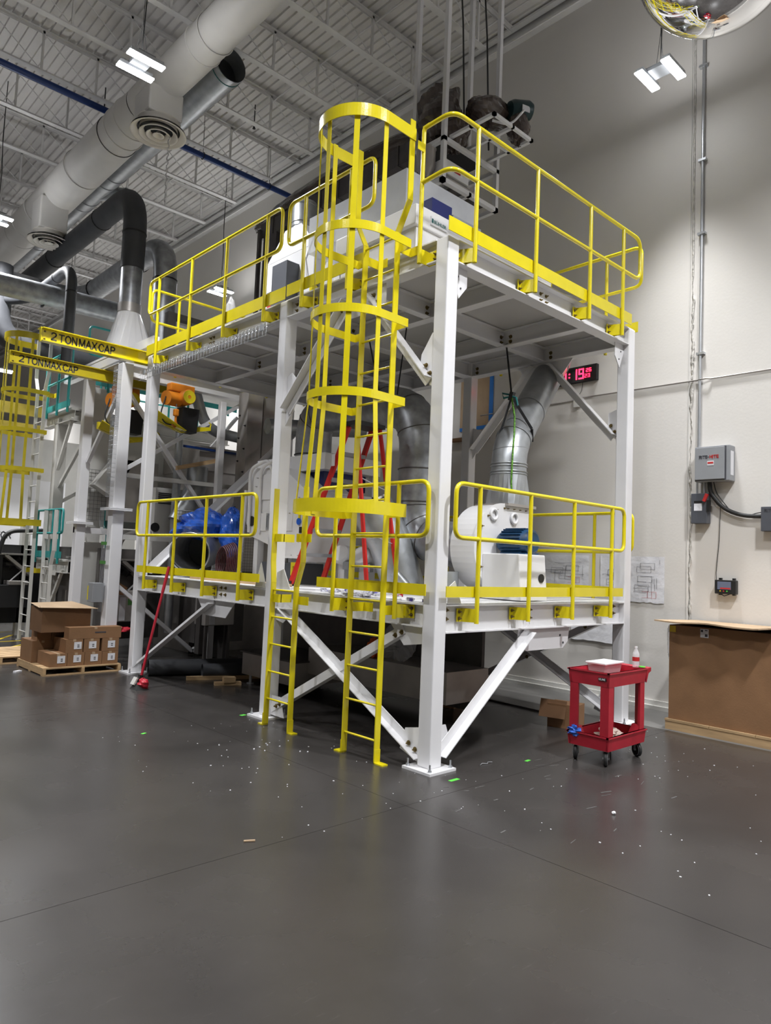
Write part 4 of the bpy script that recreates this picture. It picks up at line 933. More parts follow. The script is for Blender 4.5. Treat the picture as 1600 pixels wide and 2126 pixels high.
for z in (5.4, 5.8, 6.3, 6.8): part('fitting', G().obox((2.17, 6.2, z), (.05, .12, .12), Matrix.Rotation(.5, 3, 'X')), 'alu', t)
part('mast', G().box(2.12, 6.52, 5.0, 2.18, 6.58, 7.6), 'steeld', t)
wr = part('film_cover', lumpy((2.47, 4.6, 7.86), (.33, 2.5, .26), seed=31, amp=.16, sub=26), 'wrap', t)
t = thing('conveyor_drive', 'film-wrapped conveyor head with a dark green motor at its tip', 'motor', (2.8, 2.0, 7.4))
part('head_cover', lumpy((2.22, 2.30, 7.88), (.27, .36, .40), seed=33, amp=.22, sub=18), 'wrap', t)
part('side_cover', lumpy((2.30, 2.05, 7.58), (.17, .20, .27), seed=36, amp=.28, sub=14), 'wrap', t)
part('tail_cover', lumpy((2.62, 1.75, 7.86), (.36, .26, .17), seed=37, amp=.22, sub=16), 'wrap', t)
part('drop_cover', lumpy((2.90, 1.46, 7.68), (.15, .15, .25), seed=39, amp=.2, sub=14), 'wrap', t)
part('motor', G().tube([(2.74, 1.50, 7.86), (2.79, 1.48, 7.87), (2.98, 1.38, 7.90), (3.02, 1.36, 7.90)], [.11, .135, .135, .11], 20), 'greenmotor', t)
part('conduit', G().tube(rnd([(2.45, 1.55, 7.60), (2.65, 1.40, 7.56), (2.80, 1.30, 7.80)], .2, 6), .016, 8), 'white', t)
part('nameplate', G().obox((2.84, 1.30, 7.84), (.12, .01, .08), Matrix.Rotation(-.3, 3, 'Z')), 'paper', t)

# ================================================================== THINGS ON THE RIGHT WALL
t = thing('wall_clock', 'black digital clock with red numerals on the wall behind the leaning duct', 'clock', (WX-.03, 1.5, 4.52))
part('case', G().box(WX-.07, 1.15, 4.51, WX-.005, 1.92, 4.745), 'black', t, bevel=.004)
SEG = {'0': 'abcdef', '1': 'bc', '2': 'abged', '3': 'abgcd', '6': 'afgedc', '9': 'abcdfg', '5': 'afgcd'}
def digit(g, ch, y, z, w_, h, s_):
    x0, x1 = WX-.076, WX-.07
    for q in SEG[ch]:
        if q == 'a': g.box(x0, y-w_, z+h-s_, x1, y, z+h)
        if q == 'd': g.box(x0, y-w_, z, x1, y, z+s_)
        if q == 'g': g.box(x0, y-w_, z+h/2-s_/2, x1, y, z+h/2+s_/2)
        if q == 'b': g.box(x0, y-w_, z+h/2, x1, y-w_+s_, z+h)
        if q == 'c': g.box(x0, y-w_, z, x1, y-w_+s_, z+h/2)
        if q == 'f': g.box(x0, y-s_, z+h/2, x1, y, z+h)
        if q == 'e': g.box(x0, y-s_, z, x1, y, z+h/2)
for ch, y in (('1', 1.83), ('1', 1.73), ('1', 1.55), ('9', 1.44)):
    g = G(); digit(g, ch, y, 4.55, .085, .155, .02); part('numeral', g, 'led', t)
g = G().box(WX-.076, 1.585, 4.59, WX-.07, 1.605, 4.61).box(WX-.076, 1.585, 4.64, WX-.07, 1.605, 4.66); part('colon', g, 'led', t)
for ch, y, z in (('2', 1.32, 4.64), ('6', 1.27, 4.64), ('2', 1.34, 4.56), ('3', 1.29, 4.56)):
    g = G(); digit(g, ch, y, z, .035, .055, .008); part('numeral', g, 'led', t)
part('cord', G().tube([(WX-.02, 1.4, 4.52), (WX-.01, 1.42, 4.4), (WX-.01, 1.48, 4.3)], .004, 4), 'rubber', t)

t = thing('wall_conduit', 'thin grey conduit running level along the wall', 'conduit', (WX-.02, .5, 4.27))
part('pipe', G().tube([(WX-.02, 3.3, 4.25), (WX-.02, 1.55, 4.26), (WX-.02, 1.45, 4.285), (WX-.02, -.28, 4.275), (WX-.045, -.31, 4.275), (WX-.045, -.40, 4.275), (WX-.02, -.45, 4.27), (WX-.02, -9, 4.27)], .011, 6), 'steel', t)
part('junction_box', G().box(WX-.05, 1.44, 4.15, WX, 1.53, 4.26), 'cream', t)
t = thing('riser_conduit', 'grey vertical conduit rising up the wall from the control panel', 'conduit', (WX-.03, -.31, 3.4))
part('pipe', G().cyl((WX-.03, -.31, 3.36), (WX-.03, -.33, 10.45), .019, 12), 'zinc', t)
for z in (4.6, 6.2, 7.2, 8.5, 9.6): part('clamp', G().box(WX-.06, -.37, z, WX, -.27, z+.03), 'zinc', t)
t = thing('electrical_cabinet', 'large light grey control cabinet on the wall with red and black lettering', 'electrical box', (WX-.1, -.53, 2.94))
part('cabinet', G().box(WX-.18, -.75, 2.93, WX-.01, -.325, 3.37), 'grey', t, bevel=.008)
part('door', G().box(WX-.205, -.695, 2.95, WX-.18, -.335, 3.355), 'grey', t, bevel=.006)
part('gasket_line', G().box(WX-.183, -.71, 2.942, WX-.179, -.33, 3.362), 'ink', t)
part('lettering', stroke_text('RITE-', .036, (WX-.207, -.39, 3.215), (0, -1, 0), (0, 0, 1), .002, .24, .125), 'ink', t)
part('lettering', stroke_text('HITE', .036, (WX-.207, -.52, 3.215), (0, -1, 0), (0, 0, 1), .002, .24, .115), 'redink', t, label='red lettering')
d_ = part('danger_label', G().box(WX-.208, -.57, 3.125, WX-.205, -.49, 3.18), 'paper', t)
part('danger_band', G().box(WX-.21, -.565, 3.145, WX-.208, -.495, 3.168), 'redink', d_)
part('side_sticker', G().box(WX-.15, -.752, 3.0, WX-.06, -.75, 3.30), 'paper', t)
t = thing('disconnect_switch', 'dark grey disconnect switch with red lever below the control cabinet', 'electrical box', (WX-.1, -.36, 2.41))
part('cabinet', G().box(WX-.13, -.46, 2.41, WX-.01, -.26, 2.79), 'greyd', t, bevel=.006)
part('lever', G().obox((WX-.15, -.45, 2.73), (.03, .035, .10), Matrix.Rotation(.4, 3, 'X')), 'redink', t, label='red lever')
part('handle_guard', G().box(WX-.14, -.49, 2.56, WX-.08, -.46, 2.70), 'black', t)
part('label_sticker', G().box(WX-.133, -.40, 2.57, WX-.13, -.30, 2.66), 'paper', t)
part('black_band', G().box(WX-.133, -.40, 2.665, WX-.13, -.30, 2.695), 'black', t)
part('conduit_stub', G().cyl((WX-.07, -.31, 2.78), (WX-.07, -.31, 2.95), .014, 8).cyl((WX-.07, -.40, 2.78), (WX-.07, -.40, 2.95), .014, 8), 'zinc', t)
t = thing('black_cable_run', 'thick black cable sagging between the wall boxes', 'cable', (WX-.05, -.8, 2.6))
part('cable', G().tube(rnd([(WX-.08, -.47, 2.94), (WX-.08, -.48, 2.80), (WX-.05, -.62, 2.60), (WX-.05, -.85, 2.50), (WX-.05, -1.12, 2.49)], .15, 5), .026, 10), 'rubber', t)
part('thin_cable', G().tube(rnd([(WX-.08, -.52, 2.94), (WX-.06, -.54, 2.80), (WX-.04, -.72, 2.55), (WX-.04, -.85, 2.48), (WX-.04, -1.0, 2.53), (WX-.04, -1.12, 2.55)], .1, 4), .006, 6), 'rubber', t)
t = thing('wall_terminal_box', 'dark grey box at the right edge of the photo ending the black cable', 'electrical box', (WX-.1, -1.25, 2.33))
part('cabinet', G().box(WX-.13, -1.48, 2.31, WX-.01, -1.09, 2.60), 'greyd', t, bevel=.006)
part('lettering', stroke_text('RITE-HITE', .03, (WX-.132, -1.13, 2.54), (0, -1, 0), (0, 0, 1), .002, .22, .22), 'ink', t)
t = thing('touch_monitor', 'small black touch panel low on the wall above the big carton', 'monitor', (WX-.1, -.67, 1.55))
part('case', G().box(WX-.10, -.80, 1.545, WX-.02, -.55, 1.715), 'black', t, bevel=.008)
part('screen', G().box(WX-.104, -.745, 1.60, WX-.10, -.585, 1.695), 'screen', t)
part('screen_icons', G().box(WX-.106, -.74, 1.605, WX-.104, -.62, 1.622), 'redink', t)
for y, m_ in ((-.62, 'yline'), (-.66, 'redink'), (-.70, 'greentape')): part('button', G().cyl((WX-.10, y, 1.58), (WX-.108, y, 1.58), .008, 10), m_, t)
for y in (-.60, -.76): part('bracket', G().box(WX-.06, y-.015, 1.53, WX-.02, y+.015, 1.74), 'black', t)
part('cord', G().tube([(WX-.03, -.545, 1.62), (WX-.02, -.535, 1.8), (WX-.02, -.57, 2.2), (WX-.02, -.58, 2.62)], .004, 5).tube([(WX-.07, -.60, 1.55), (WX-.08, -.66, 1.52), (WX-.07, -.73, 1.55)], .006, 5), 'rubber', t)
# drawings taped to the wall
def sheet(y0, y1, z0, z1, label, seed, loose=False):
    random.seed(seed); n = 10; vs = []; fs = []
    for i in range(n+1):
        for j in range(n+1):
            vs.append((WX-.006-random.random()*.008-(0.03*(1-j/n)**2 if loose else 0), y0+(y1-y0)*i/n, z0+(z1-z0)*j/n+(random.uniform(-.008, .008) if j == 0 else 0)))
    for i in range(n):
        for j in range(n): k = i*(n+1)+j; fs.append((k, k+1, k+n+2, k+n+1))
    t = thing('drawing_sheet', label, 'drawing', (WX-.01, (y0+y1)/2, z0), 'engineering drawings on the wall')
    part('sheet', G().add(vs, fs, True), 'paper', t)
    g = G()
    for k in range(14):
        a = random.uniform(y0+.06, y1-.2); b = random.uniform(z0+.05, z1-.07); 
        if random.random() < .55: g.box(WX-.018, a, b, WX-.017, min(y1-.04, a+random.uniform(.1, .35)), b+.003)
        else: g.box(WX-.018, a, b, WX-.017, a+.003, min(z1-.04, b+random.uniform(.05, .18)))
    for k in range(4):
        a = random.uniform(y0+.06, y1-.25); b = random.uniform(z0+.06, z1-.15); g.box(WX-.018, a, b, WX-.017, a+.2, b+.003).box(WX-.018, a, b+.08, WX-.017, a+.2, b+.083).box(WX-.018, a, b, WX-.017, a+.003, b+.08).box(WX-.018, a+.2, b, WX-.017, a+.203, b+.08)
    part('line_work', g, 'ink', t)
    g = G(); a = random.uniform(y0+.1, y1-.35); b = z0+.06
    for q in (0, .06, .12): g.box(WX-.019, a+q, b, WX-.018, a+q+.003, b+.08)
    g.box(WX-.019, a, b, WX-.018, a+.2, b+.003).box(WX-.019, a, b+.08, WX-.018, a+.2, b+.083)
    part('red_marks', g, 'redink', t)
    return t
sheet(1.24, 2.06, 1.52, 1.98, 'creased drawing sheet on the wall right behind the blower', 1)
sheet(.62, 1.06, 1.50, 1.99, 'drawing sheet on the wall between the far columns', 2)
sheet(.13, .60, 1.37, 1.98, 'drawing sheet on the wall just right of the far corner column', 3)
sheet(.80, 1.50, .78, 1.25, 'curling blank-looking sheet low on the wall under the deck', 4, True)
# brown kraft paper with blue tape behind the back column
t = thing('masking_paper', 'brown masking paper taped with blue tape high on the wall', 'paper', (WX-.02, 3.4, 4.0))
part('sheet', G().box(WX-.02, 3.12, 4.05, WX-.01, 3.75, 5.0), 'kraftl', t)
part('tape', G().box(WX-.024, 3.05, 4.05, WX-.02, 3.13, 5.0).box(WX-.024, 3.0, 4.02, WX-.02, 3.75, 4.08).box(WX-.024, 3.55, 2.9, WX-.02, 3.60, 4.0), 'bluetape', t)
part('ledge', G().box(WX-.12, 3.1, 3.85, WX-.01, 3.9, 3.90), 'kraft', t)

# ================================================================== MIRROR DOME
mc = Vector((-4.56609, -4.18748, 1.75952)) + (CF + CR*((1489-800)/1481.9) + CU*((1063+112)/1481.9))*3.6
t = thing('mirror_dome', 'large convex mirror dome at the top right corner of the photo', 'mirror', tuple(mc))
g = G(); g.lathe(mc, [(.395*math.sin(a), -.395*math.cos(a)) for a in [k*PI/2/20 for k in range(21)]], 48)
part('mirror', g, 'mirror', t)
part('rim', G().lathe(mc, [(.395, 0), (.41, .0), (.41, .03), (.39, .03)], 48), 'black', t)
part('backing', G().cyl(tuple(mc+V(0, 0, .005)), tuple(mc+V(0, 0, .025)), .39, 40), 'steel', t)
part('chain', G().cyl(tuple(mc+V(0, 0, .03)), (mc.x, mc.y, 10.72), .006, 6), 'zinc', t)

# ================================================================== RED CART
t = thing('utility_cart', 'red plastic two-shelf utility cart on casters', 'cart', (1.77, -.64, 0))
x0, x1, y0, y1 = 1.42, 2.12, -.86, -.43
def tray(z0, z1, inset, name, xa=x0, xb=x1, ya=y0, yb=y1, lip=.022):
    g = G(); t_ = .022; i = inset
    # outer walls tapered, inner walls
    g.frustum((xa+i, ya+i, xb-i, yb-i), z0, (xa+i, ya+i, xb-i, yb-i), z0+.02)
    for (a, b, c_, d) in ((xa, ya, xb, ya+t_), (xa, yb-t_, xb, yb), (xa, ya+t_, xa+t_, yb-t_), (xb-t_, ya+t_, xb, yb-t_)):
        sx = i if a == xa else 0; 
        vs = []
        for z, k in ((z0, i), (z1, 0)):
            X0_, X1_ = (a+k if a == xa else a-k), (c_-k if c_ == xb else c_+k)
            Y0_, Y1_ = (b+k if b == ya else (b-k if b > (ya+yb)/2 else b)), (d-k if d == yb else (d+k if d < (ya+yb)/2 else d))
            vs += [(X0_, Y0_, z), (X1_, Y0_, z), (X1_, Y1_, z), (X0_, Y1_, z)]
        g.add(vs, [(3, 2, 1, 0), (4, 5, 6, 7), (0, 1, 5, 4), (1, 2, 6, 5), (2, 3, 7, 6), (3, 0, 4, 7)])
    for (a, b, c_, d) in ((xa-.008, ya-.008, xb+.008, ya+t_), (xa-.008, yb-t_, xb+.008, yb+.008), (xa-.008, ya, xa+t_, yb), (xb-t_, ya, xb+.008, yb)): g.box(a, b, z1-.012, c_, d, z1)
    return part(name, g, 'red', t)
tray(.71, .84, .012, 'top_tray'); tray(.14, .265, .012, 'bottom_tray')
part('tray_floor', G().box(x0+.03, y0+.03, .145, x1-.03, y1-.03, .15), 'reddark', t)
for (x, y) in ((x0, y0), (x0, y1), (x1, y0), (x1, y1)):
    sx = 1 if x == x0 else -1; sy = 1 if y == y0 else -1; q = .012
    X_, Y_ = x+sx*.0145, y+sy*.0145
    part('leg', G().prism([(X_, Y_, .18), (X_+sx*.085, Y_, .18), (X_+sx*.085, Y_+sy*.022, .18), (X_+sx*.022, Y_+sy*.085, .18), (X_, Y_+sy*.085, .18)], (0, 0, .56)), 'red', t)
    X_, Y_ = x+sx*.026, y+sy*.026
    part('leg_flare', G().frustum((min(X_, X_+sx*.11), min(Y_, Y_+sy*.11), max(X_, X_+sx*.11), max(Y_, Y_+sy*.11)), .165, (min(X_, X_+sx*.07), min(Y_, Y_+sy*.07), max(X_, X_+sx*.07), max(Y_, Y_+sy*.07)), .31), 'red', t)
part('handle', G().prism([(x1, -.86, .84), (x1+.13, -.84, .84), (x1+.13, -.84, .80), (x1+.06, -.85, .785), (x1, -.86, .70)], (0, .018, 0)).prism([(x1, -.448, .84), (x1+.13, -.46, .84), (x1+.13, -.46, .80), (x1+.06, -.45, .785), (x1, -.448, .70)], (0, .018, 0)).box(x1, -.84, .80, x1+.13, -.44, .84), 'red', t, bevel=.006)
for (x, y) in ((x0+.06, y0+.06), (x0+.06, y1-.06), (x1-.06, y0+.06), (x1-.06, y1-.06)):
    a = .45 if x < 1.7 else 1.1; rr = .066
    rot = Matrix.Rotation(a, 3, 'Z'); ax_ = rot @ Vector((0, 1, 0)); c0 = Vector((x, y, rr))
    g = G().box(x-.035, y-.035, .135, x+.035, y+.035, .15)
    for q in (-1, 1): g.obox(c0 + ax_*.027*q + Vector((0, 0, .035)), (.028, .003, .08), rot)
    o = part('caster', g, 'zinc', t)
    part('wheel', G().cyl(c0-ax_*.017, c0+ax_*.017, .050, 24), 'rubber', o)
    part('wheel_ring', G().lathe(c0-ax_*.018, [(.050, 0), (.055, .0), (.055, .036), (.050, .036)], 28, ax_), 'zinc', o)
    part('tyre', G().lathe(c0-ax_*.016, [(.055, 0), (.0655, .004), (.0655, .028), (.055, .032)], 28, ax_), 'rubber', o)
    part('hub', G().cyl(c0-ax_*.03, c0+ax_*.03, .010, 10), 'zinc', o)
nm = part('badge', G().box(x0-.004, y0+.035, .765, x0+.01, y0+.115, .792), 'black', t)
part('badge_text', stroke_text('ULINE', .016, (x0-.005, y0+.108, .771), (0, -1, 0), (0, 0, 1), .002, .2, .066), 'paper', nm)
zb_ = .735
t = thing('storage_box', 'clear plastic box with a white lid in the cart top tray', 'storage box', (1.88, -.55, zb_))
part('tub', G().frustum((1.74, -.62, 2.02, -.47), zb_, (1.72, -.64, 2.04, -.45), .865), 'clear', t)
part('lid', G().box(1.705, -.655, .865, 2.055, -.435, .885), 'white', t, bevel=.006)
t = thing('water_bottle', 'clear water bottle with red label standing on the cart', 'bottle', (2.06, -.74, zb_))
prof = [(0, 0), (.03, 0), (.033, .02), (.033, .12), (.030, .135), (.013, .175), (.013, .185)]
part('body', G().lathe((2.09, -.76, .84), prof, 18), 'bottle', t)
part('label_band', G().lathe((2.09, -.76, .84), [(.0335, .06), (.0335, .10)], 18), 'redink', t)
part('cap', G().cyl((2.09, -.76, 1.025), (2.09, -.76, 1.04), .014, 12), 'white', t)
single('green_lid', G().cyl((2.15, -.79, .84), (2.15, -.79, .848), .035, 16), 'greentape', 'small green plastic lid beside the water bottle', 'lid')
random.seed(5)
for k, (x, y, m_, lb_) in enumerate(((1.55, -.70, 'mixed', 'crumpled wrapper bundle at the near corner of the cart tray'), (1.65, -.76, 'silver', 'ball of silvery foil in the cart tray'), (1.50, -.52, 'cloth', 'small beige wad at the left of the cart tray'), (1.88, -.79, 'cloth', 'small wad by the right rim of the cart tray'))):
    single('wad', lumpy((x, y, zb_+.04), (.06 if k < 2 else .028, .05 if k < 2 else .028, .035), seed=60+k, sub=8, amp=.5), m_, lb_, 'litter')
single('rag', lumpy((1.82, -.63, .20), (.15, .10, .06), seed=71, sub=12, amp=.6), 'cloth', 'beige paper rag in the bottom tray of the cart', 'rag')
single('glove_wad', lumpy((1.43, -.50, .265), (.03, .06, .045), seed=73, sub=9, amp=.6), 'bluerag', 'crumpled blue gloves on the rim of the cart bottom tray', 'gloves')

# ================================================================== BIG CARTON ON PALLET
t = thing('gaylord_box', 'very large brown cardboard bin beside the wall, lid flap overhanging', 'box', (4.0, -1.0, .13))
bx0, by0, by1, bz = 3.545, -1.75, -.415, 1.18
part('carton', G().box(bx0, by0, .12, 4.50, by1, bz), 'kraft', t)
g = G(); n = 24
top = []; 
for i in range(n+1):
    y = -.32 - i*(1.5/n); 
    top.append((3.36+(.02*math.sin(i*.9)) + (.10 if i > 18 else 0), y, 1.235-.008*math.sin(i*.5) + (.0 if i < 17 else (i-17)*.004)))
vs = [p for p in top] + [(4.5, p[1], 1.20) for p in top] + [(p[0], p[1], p[2]-.016) for p in top] + [(4.5, p[1], 1.185) for p in top]
m_ = n+1; fs = []
for i in range(n): fs += [(i, i+1, m_+i+1, m_+i), (2*m_+i+1, 2*m_+i, 3*m_+i, 3*m_+i+1), (i+1, i, 2*m_+i, 2*m_+i+1)]
fs += [(0, m_, 3*m_, 2*m_)]
part('lid_flap', G().add(vs, fs), 'kraftl', t)
part('corner_label', G().box(bx0-.004, by1-.075, 1.10, bx0, by1-.004, 1.17), 'yline', t)
l_ = part('shipping_label', G().box(bx0-.003, -.86, 1.07, bx0, -.77, 1.165), 'paper', t)
part('label_print', G().box(bx0-.004, -.80, 1.13, bx0-.003, -.775, 1.155).box(bx0-.004, -.85, 1.145, bx0-.003, -.82, 1.155).box(bx0-.004, -.85, 1.08, bx0-.003, -.82, 1.11), 'ink', l_)
part('film_shred', lumpy((bx0+.02, by1+.015, .98), (.015, .02, .16), seed=81, sub=8, amp=.6), 'clear', t)
t = thing('bin_pallet', 'pale wooden skid under the very large cardboard bin', 'pallet', (4.0, -1.0, 0))
for y_0, y_1 in ((-.88, -.385), (-1.36, -.885), (-1.80, -1.365)): part('deck_board', G().box(3.515, y_0, .092, 4.5, y_1, .118), 'wood', t)
part('runner', G().box(3.52, -1.80, 0, 3.56, -.39, .092), 'wood', t); part('runner', G().box(4.42, -1.80, 0, 4.46, -.39, .092), 'wood', t); part('runner', G().box(4.0, -1.80, 0, 4.04, -.39, .092), 'wood', t)

# small carton behind cart
t = thing('open_carton', 'small open brown carton on the floor behind the cart', 'box', (2.55, .35, 0))
R3 = Matrix.Rotation(.25, 3, 'Z')
part('carton', G().obox((2.60, .33, .13), (.26, .34, .26), R3), 'kraft', t)
part('flap', G().obox((2.44, .40, .20), (.01, .30, .20), R3 @ Matrix.Rotation(.35, 3, 'Y')), 'kraftd', t)
single('plastic_scoop', lumpy((2.75, .1, .03), (.09, .05, .02), seed=90, sub=6), 'clear', 'clear plastic scrap on the floor behind the cart', 'litter')
single('floor_angle', G().bar((3.1, 2.75, .012), (3.0, .35, .012), .05, .02), 'steeld', 'long dark angle bar lying on the floor under the platform', 'bar')

# ================================================================== FLOOR BITS
def tape(x, y, a, l_, w_, label):
    single('floor_tape', G().obox((x, y, .001), (l_, w_, .002), Matrix.Rotation(a, 3, 'Z')), 'greentape', label, 'tape', group='green tape scraps on the floor')
tape(.02, -.26, .0, .11, .035, 'bright green tape scrap in front of the near column base')
tape(1.03, -.27, .1, .07, .03, 'bright green tape scrap between the near column and the cart')
tape(-1.36, 2.53, .5, .06, .03, 'green tape scrap on the open floor left of the short ladder')
tape(-.12, 2.72, .2, .07, .05, 'green tape scrap beside the second column base')
g = G()
for k in range(150):
    if k < 70: x, y = random.uniform(-1.9, .1), random.uniform(-.7, 2.6)
    else: x, y = random.uniform(-.5, 3.2), random.uniform(-2.6, -.3)
    s_ = random.uniform(.002, .006); g.obox((x, y, s_*.3), (s_*2, s_*1.5, s_*.6), Matrix.Rotation(random.random()*3, 3, 'Z'))
for (x, y) in ((-.62, 1.5), (-.6, 1.55), (-.55, 1.4), (-.75, 1.35), (-.8, 1.45), (-.45, 1.1), (-.5, 1.15)): g.obox((x, y, .003), (.014, .01, .005), Matrix.Rotation(random.random()*3, 3, 'Z'))
g2 = G()
for k in range(22):
    x, y = random.uniform(-.6, 1.6), random.uniform(-1.7, -.25); g2.obox((x, y, .0008), (random.uniform(.03, .12), random.uniform(.003, .012), .0012), Matrix.Rotation(random.uniform(-.5, .3), 3, 'Z'))
single('floor_scuffs', g2, 'scuff', 'faint grey scrape marks on the floor right of the near column', 'scuffs', kind='stuff')
single('floor_debris', g, 'paper', 'tiny white specks and shavings scattered over the dark floor', 'debris', kind='stuff')
single('bottle_cap', lumpy((.36, -1.50, .012), (.018, .014, .012), seed=95, sub=5), 'white', 'small white plug lying alone on the floor below the cart', 'plug')
single('wood_chip', G().obox((-2.0, -.35+.0, .006), (.07, .012, .008), Matrix.Rotation(-.5, 3, 'Z')), 'kraftl', 'small pale wood splinter on the open foreground floor', 'splinter')
single('wire_scrap', G().tube([(.53, -.12, .006), (.58, -.10, .008), (.62, -.13, .006), (.65, -.11, .012), (.70, -.12, .006)], .004, 5), 'zinc', 'curl of silver wire on the floor right of the near column', 'scrap')

# ================================================================== BROOM
t = thing('broom', 'red-handled push broom leaning on the lower deck', 'broom', (-.40, 4.74, 0))
part('handle', G().tube([(-.385, 4.745, .16), (-.14, 4.745, 1.36)], .017, 10), 'red', t)
part('grip', G().tube([(-.165, 4.745, 1.24), (-.095, 4.745, 1.58)], .021, 10), 'red', t)
part('socket', G().obox((-.40, 4.745, .13), (.05, .05, .09), Matrix.Rotation(.2, 3, 'Y')), 'black', t)
part('head', lumpy((-.38, 4.69, .07), (.07, .09, .07), seed=99, sub=8, amp=.3), 'red', t)
part('bristles', G().frustum((-.50, 4.63, -.34, 4.82), .0, (-.46, 4.66, -.36, 4.80), .06), 'rubber', t)
part('bracket', G().obox((-.46, 4.78, .10), (.02, .1, .10), Matrix.Rotation(.5, 3, 'Y')), 'cream', t)

# ================================================================== UNDER THE DECK
t = thing('dark_pipe', 'long dark plastic pipe on the floor under the deck, leftmost of two', 'pipe', (.3, 5.4, 0), 'dark pipes under the deck')
part('pipe', G().pipe([(.12, 5.62, .115), (2.6, 4.75, .115)], .115, .008, 28), 'insul', t)
t = thing('dark_pipe', 'shorter dark plastic pipe on the floor, in front of the longer one', 'pipe', (.9, 5.2, 0), 'dark pipes under the deck')
part('pipe', G().pipe([(.66, 5.05, .105), (2.3, 4.45, .105)], .105, .008, 28), 'insul', t)
single('timber', G().bar((.42, 5.05, .025), (1.6, 4.6, .025), .06, .05), 'wood', 'rough timber stick lying in front of the dark pipes', 'timber')
single('wood_block', G().obox((.72, 4.42, .075), (.16, .1, .07), Matrix.Rotation(-.3, 3, 'Z')), 'wood', 'pale wooden block on top of a board under the deck', 'block')
single('floor_board', G().obox((.72, 4.45, .02), (.36, .1, .04), Matrix.Rotation(-.4, 3, 'Z')), 'wood', 'short board under the wooden block below the deck', 'board')
t = thing('steel_bin', 'low dark steel trough machine on feet under the lower deck', 'machine', (1.5, 3.9, 0))
part('body', G().box(1.0, 3.3, .12, 1.9, 4.55, .42), 'steel', t); part('back_trough', G().box(1.2, .9, .28, 1.9, 3.3, .62), 'steel', t)
part('lip', G().box(.97, 3.27, .42, 1.93, 4.58, .44), 'steeld', t)
for y in (3.4, 4.4): part('foot', G().cyl((1.05, y, 0), (1.05, y, .12), .02, 8).cyl((1.05, y, 0), (1.05, y, .01), .05, 12), 'zinc', t)
part('screen_panel', G().box(1.9, 1.0, .1, 1.95, 4.5, 1.1), 'steeld', t)
single('trash_bag', lumpy((1.45, 1.9, .80), (.16, .22, .20), seed=101, sub=12, amp=.5), 'clear', 'translucent plastic bag heaped on the steel trough under the deck', 'bag')
single('orange_vest', lumpy((1.3, 2.15, .74), (.08, .10, .10), seed=103, sub=9, amp=.5), 'orangevest', 'crumpled orange vest beside the plastic bag under the deck', 'vest')
single('torn_carton', G().obox((2.3, 1.9, .3), (.3, .4, .6), Matrix.Rotation(.3, 3, 'Z')), 'kraft', 'torn brown carton standing under the deck behind the near column', 'box')

# ================================================================== CARTONS ON PALLET (left)
def pallet(label, x0, x1, y0, y1, z=.11, nb=6):
    t = thing('pallet', label, 'pallet', ((x0+x1)/2, (y0+y1)/2, 0), 'wooden pallets')
    for i in range(nb):
        w_ = (y1-y0)/nb; part('deck_board', G().box(x0, y0+i*w_+.012, z-.018, x1, y0+(i+1)*w_-.012, z), 'wood', t)
    for x in (x0, (x0+x1)/2-.02, x1-.04): part('stringer', G().box(x, y0, .016, x+.04, y1, z-.018), 'wood', t)
    for y in (y0, (y0+y1)/2-.05, y1-.09): part('bottom_board', G().box(x0, y, 0, x1, y+.09, .016), 'wood', t)
    return t
pallet('wooden pallet under the stack of small cartons', -1.12, -.03, 6.20, 7.35)
pallet('empty wooden pallet at the far left behind the cartons', -1.3, -.6, 7.55, 8.75)
def carton(x0, x1, y0, y1, z0, z1, label, stick=None, mname='kraft', rot=0):
    t = thing('carton', label, 'box', ((x0+x1)/2, (y0+y1)/2, z0), 'cartons on the pallet')
    part('carton_body', G().box(x0+.003, y0, z0+.001, x1-.003, y1, z1-.001), mname, t)
    part('tape', G().box((x0+x1)/2-.02, y0-.001, z1-.03, (x0+x1)/2+.02, y1, z1), 'kraftl', t)
    if stick:
        s_ = part('label_sticker', G().box(stick-.045, y0-.003, z0+.05, stick+.06, y0, z0+.15), 'paper', t)
        part('label_print', G().box(stick, y0-.004, z0+.10, stick+.03, y0-.003, z0+.112).box(stick, y0-.004, z0+.075, stick+.03, y0-.003, z0+.087), 'ink', s_)
    return t
y0 = 6.25
carton(-1.03, -.79, y0, 6.75, .112, .295, 'carton with a white label at the near left of the bottom row', -.88)
carton(-.79, -.55, y0, 6.75, .112, .295, 'second labelled carton from the left in the bottom row', -.66)
carton(-.55, -.30, y0, 6.75, .112, .295, 'third labelled carton from the left in the bottom row', -.42)
carton(-.30, -.06, y0, 6.75, .112, .295, 'rightmost labelled carton in the bottom row', -.17)
carton(-.82, -.58, y0+.01, 6.75, .296, .485, 'labelled carton at the left of the second row', -.66)
carton(-.57, -.34, y0+.01, 6.75, .296, .485, 'labelled carton in the middle of the second row', -.45)
carton(-.31, -.06, y0, 6.72, .296, .485, 'labelled carton at the right of the second row', -.18)
c_ = carton(-.79, -.03, y0+.01, 6.45, .486, .65, 'long low carton lying across the labelled cartons')
part('faded_print', G().box(-.42, y0+.008, .565, -.26, y0+.01, .582), 'ink', c_)
carton(-1.10, -.80, 6.8, 7.3, .112, .42, 'tall plain carton at the back left of the pallet')
carton(-1.04, -.84, 6.80, 7.05, .42, .57, 'small plain carton on the tall plain one')
carton(-.84, -.50, 6.80, 7.2, .42, .57, 'plain carton under the big open carton')
carton(-.80, -.10, 6.8, 7.3, .112, .42, 'plain carton hidden behind the labelled rows')
t = thing('big_open_carton', 'big plain carton with open flaps on top of the pallet stack', 'box', (-.75, 6.7, .57))
part('carton_body', G().box(-1.10, 6.46, .572, -.42, 6.95, .92), 'kraftd', t)
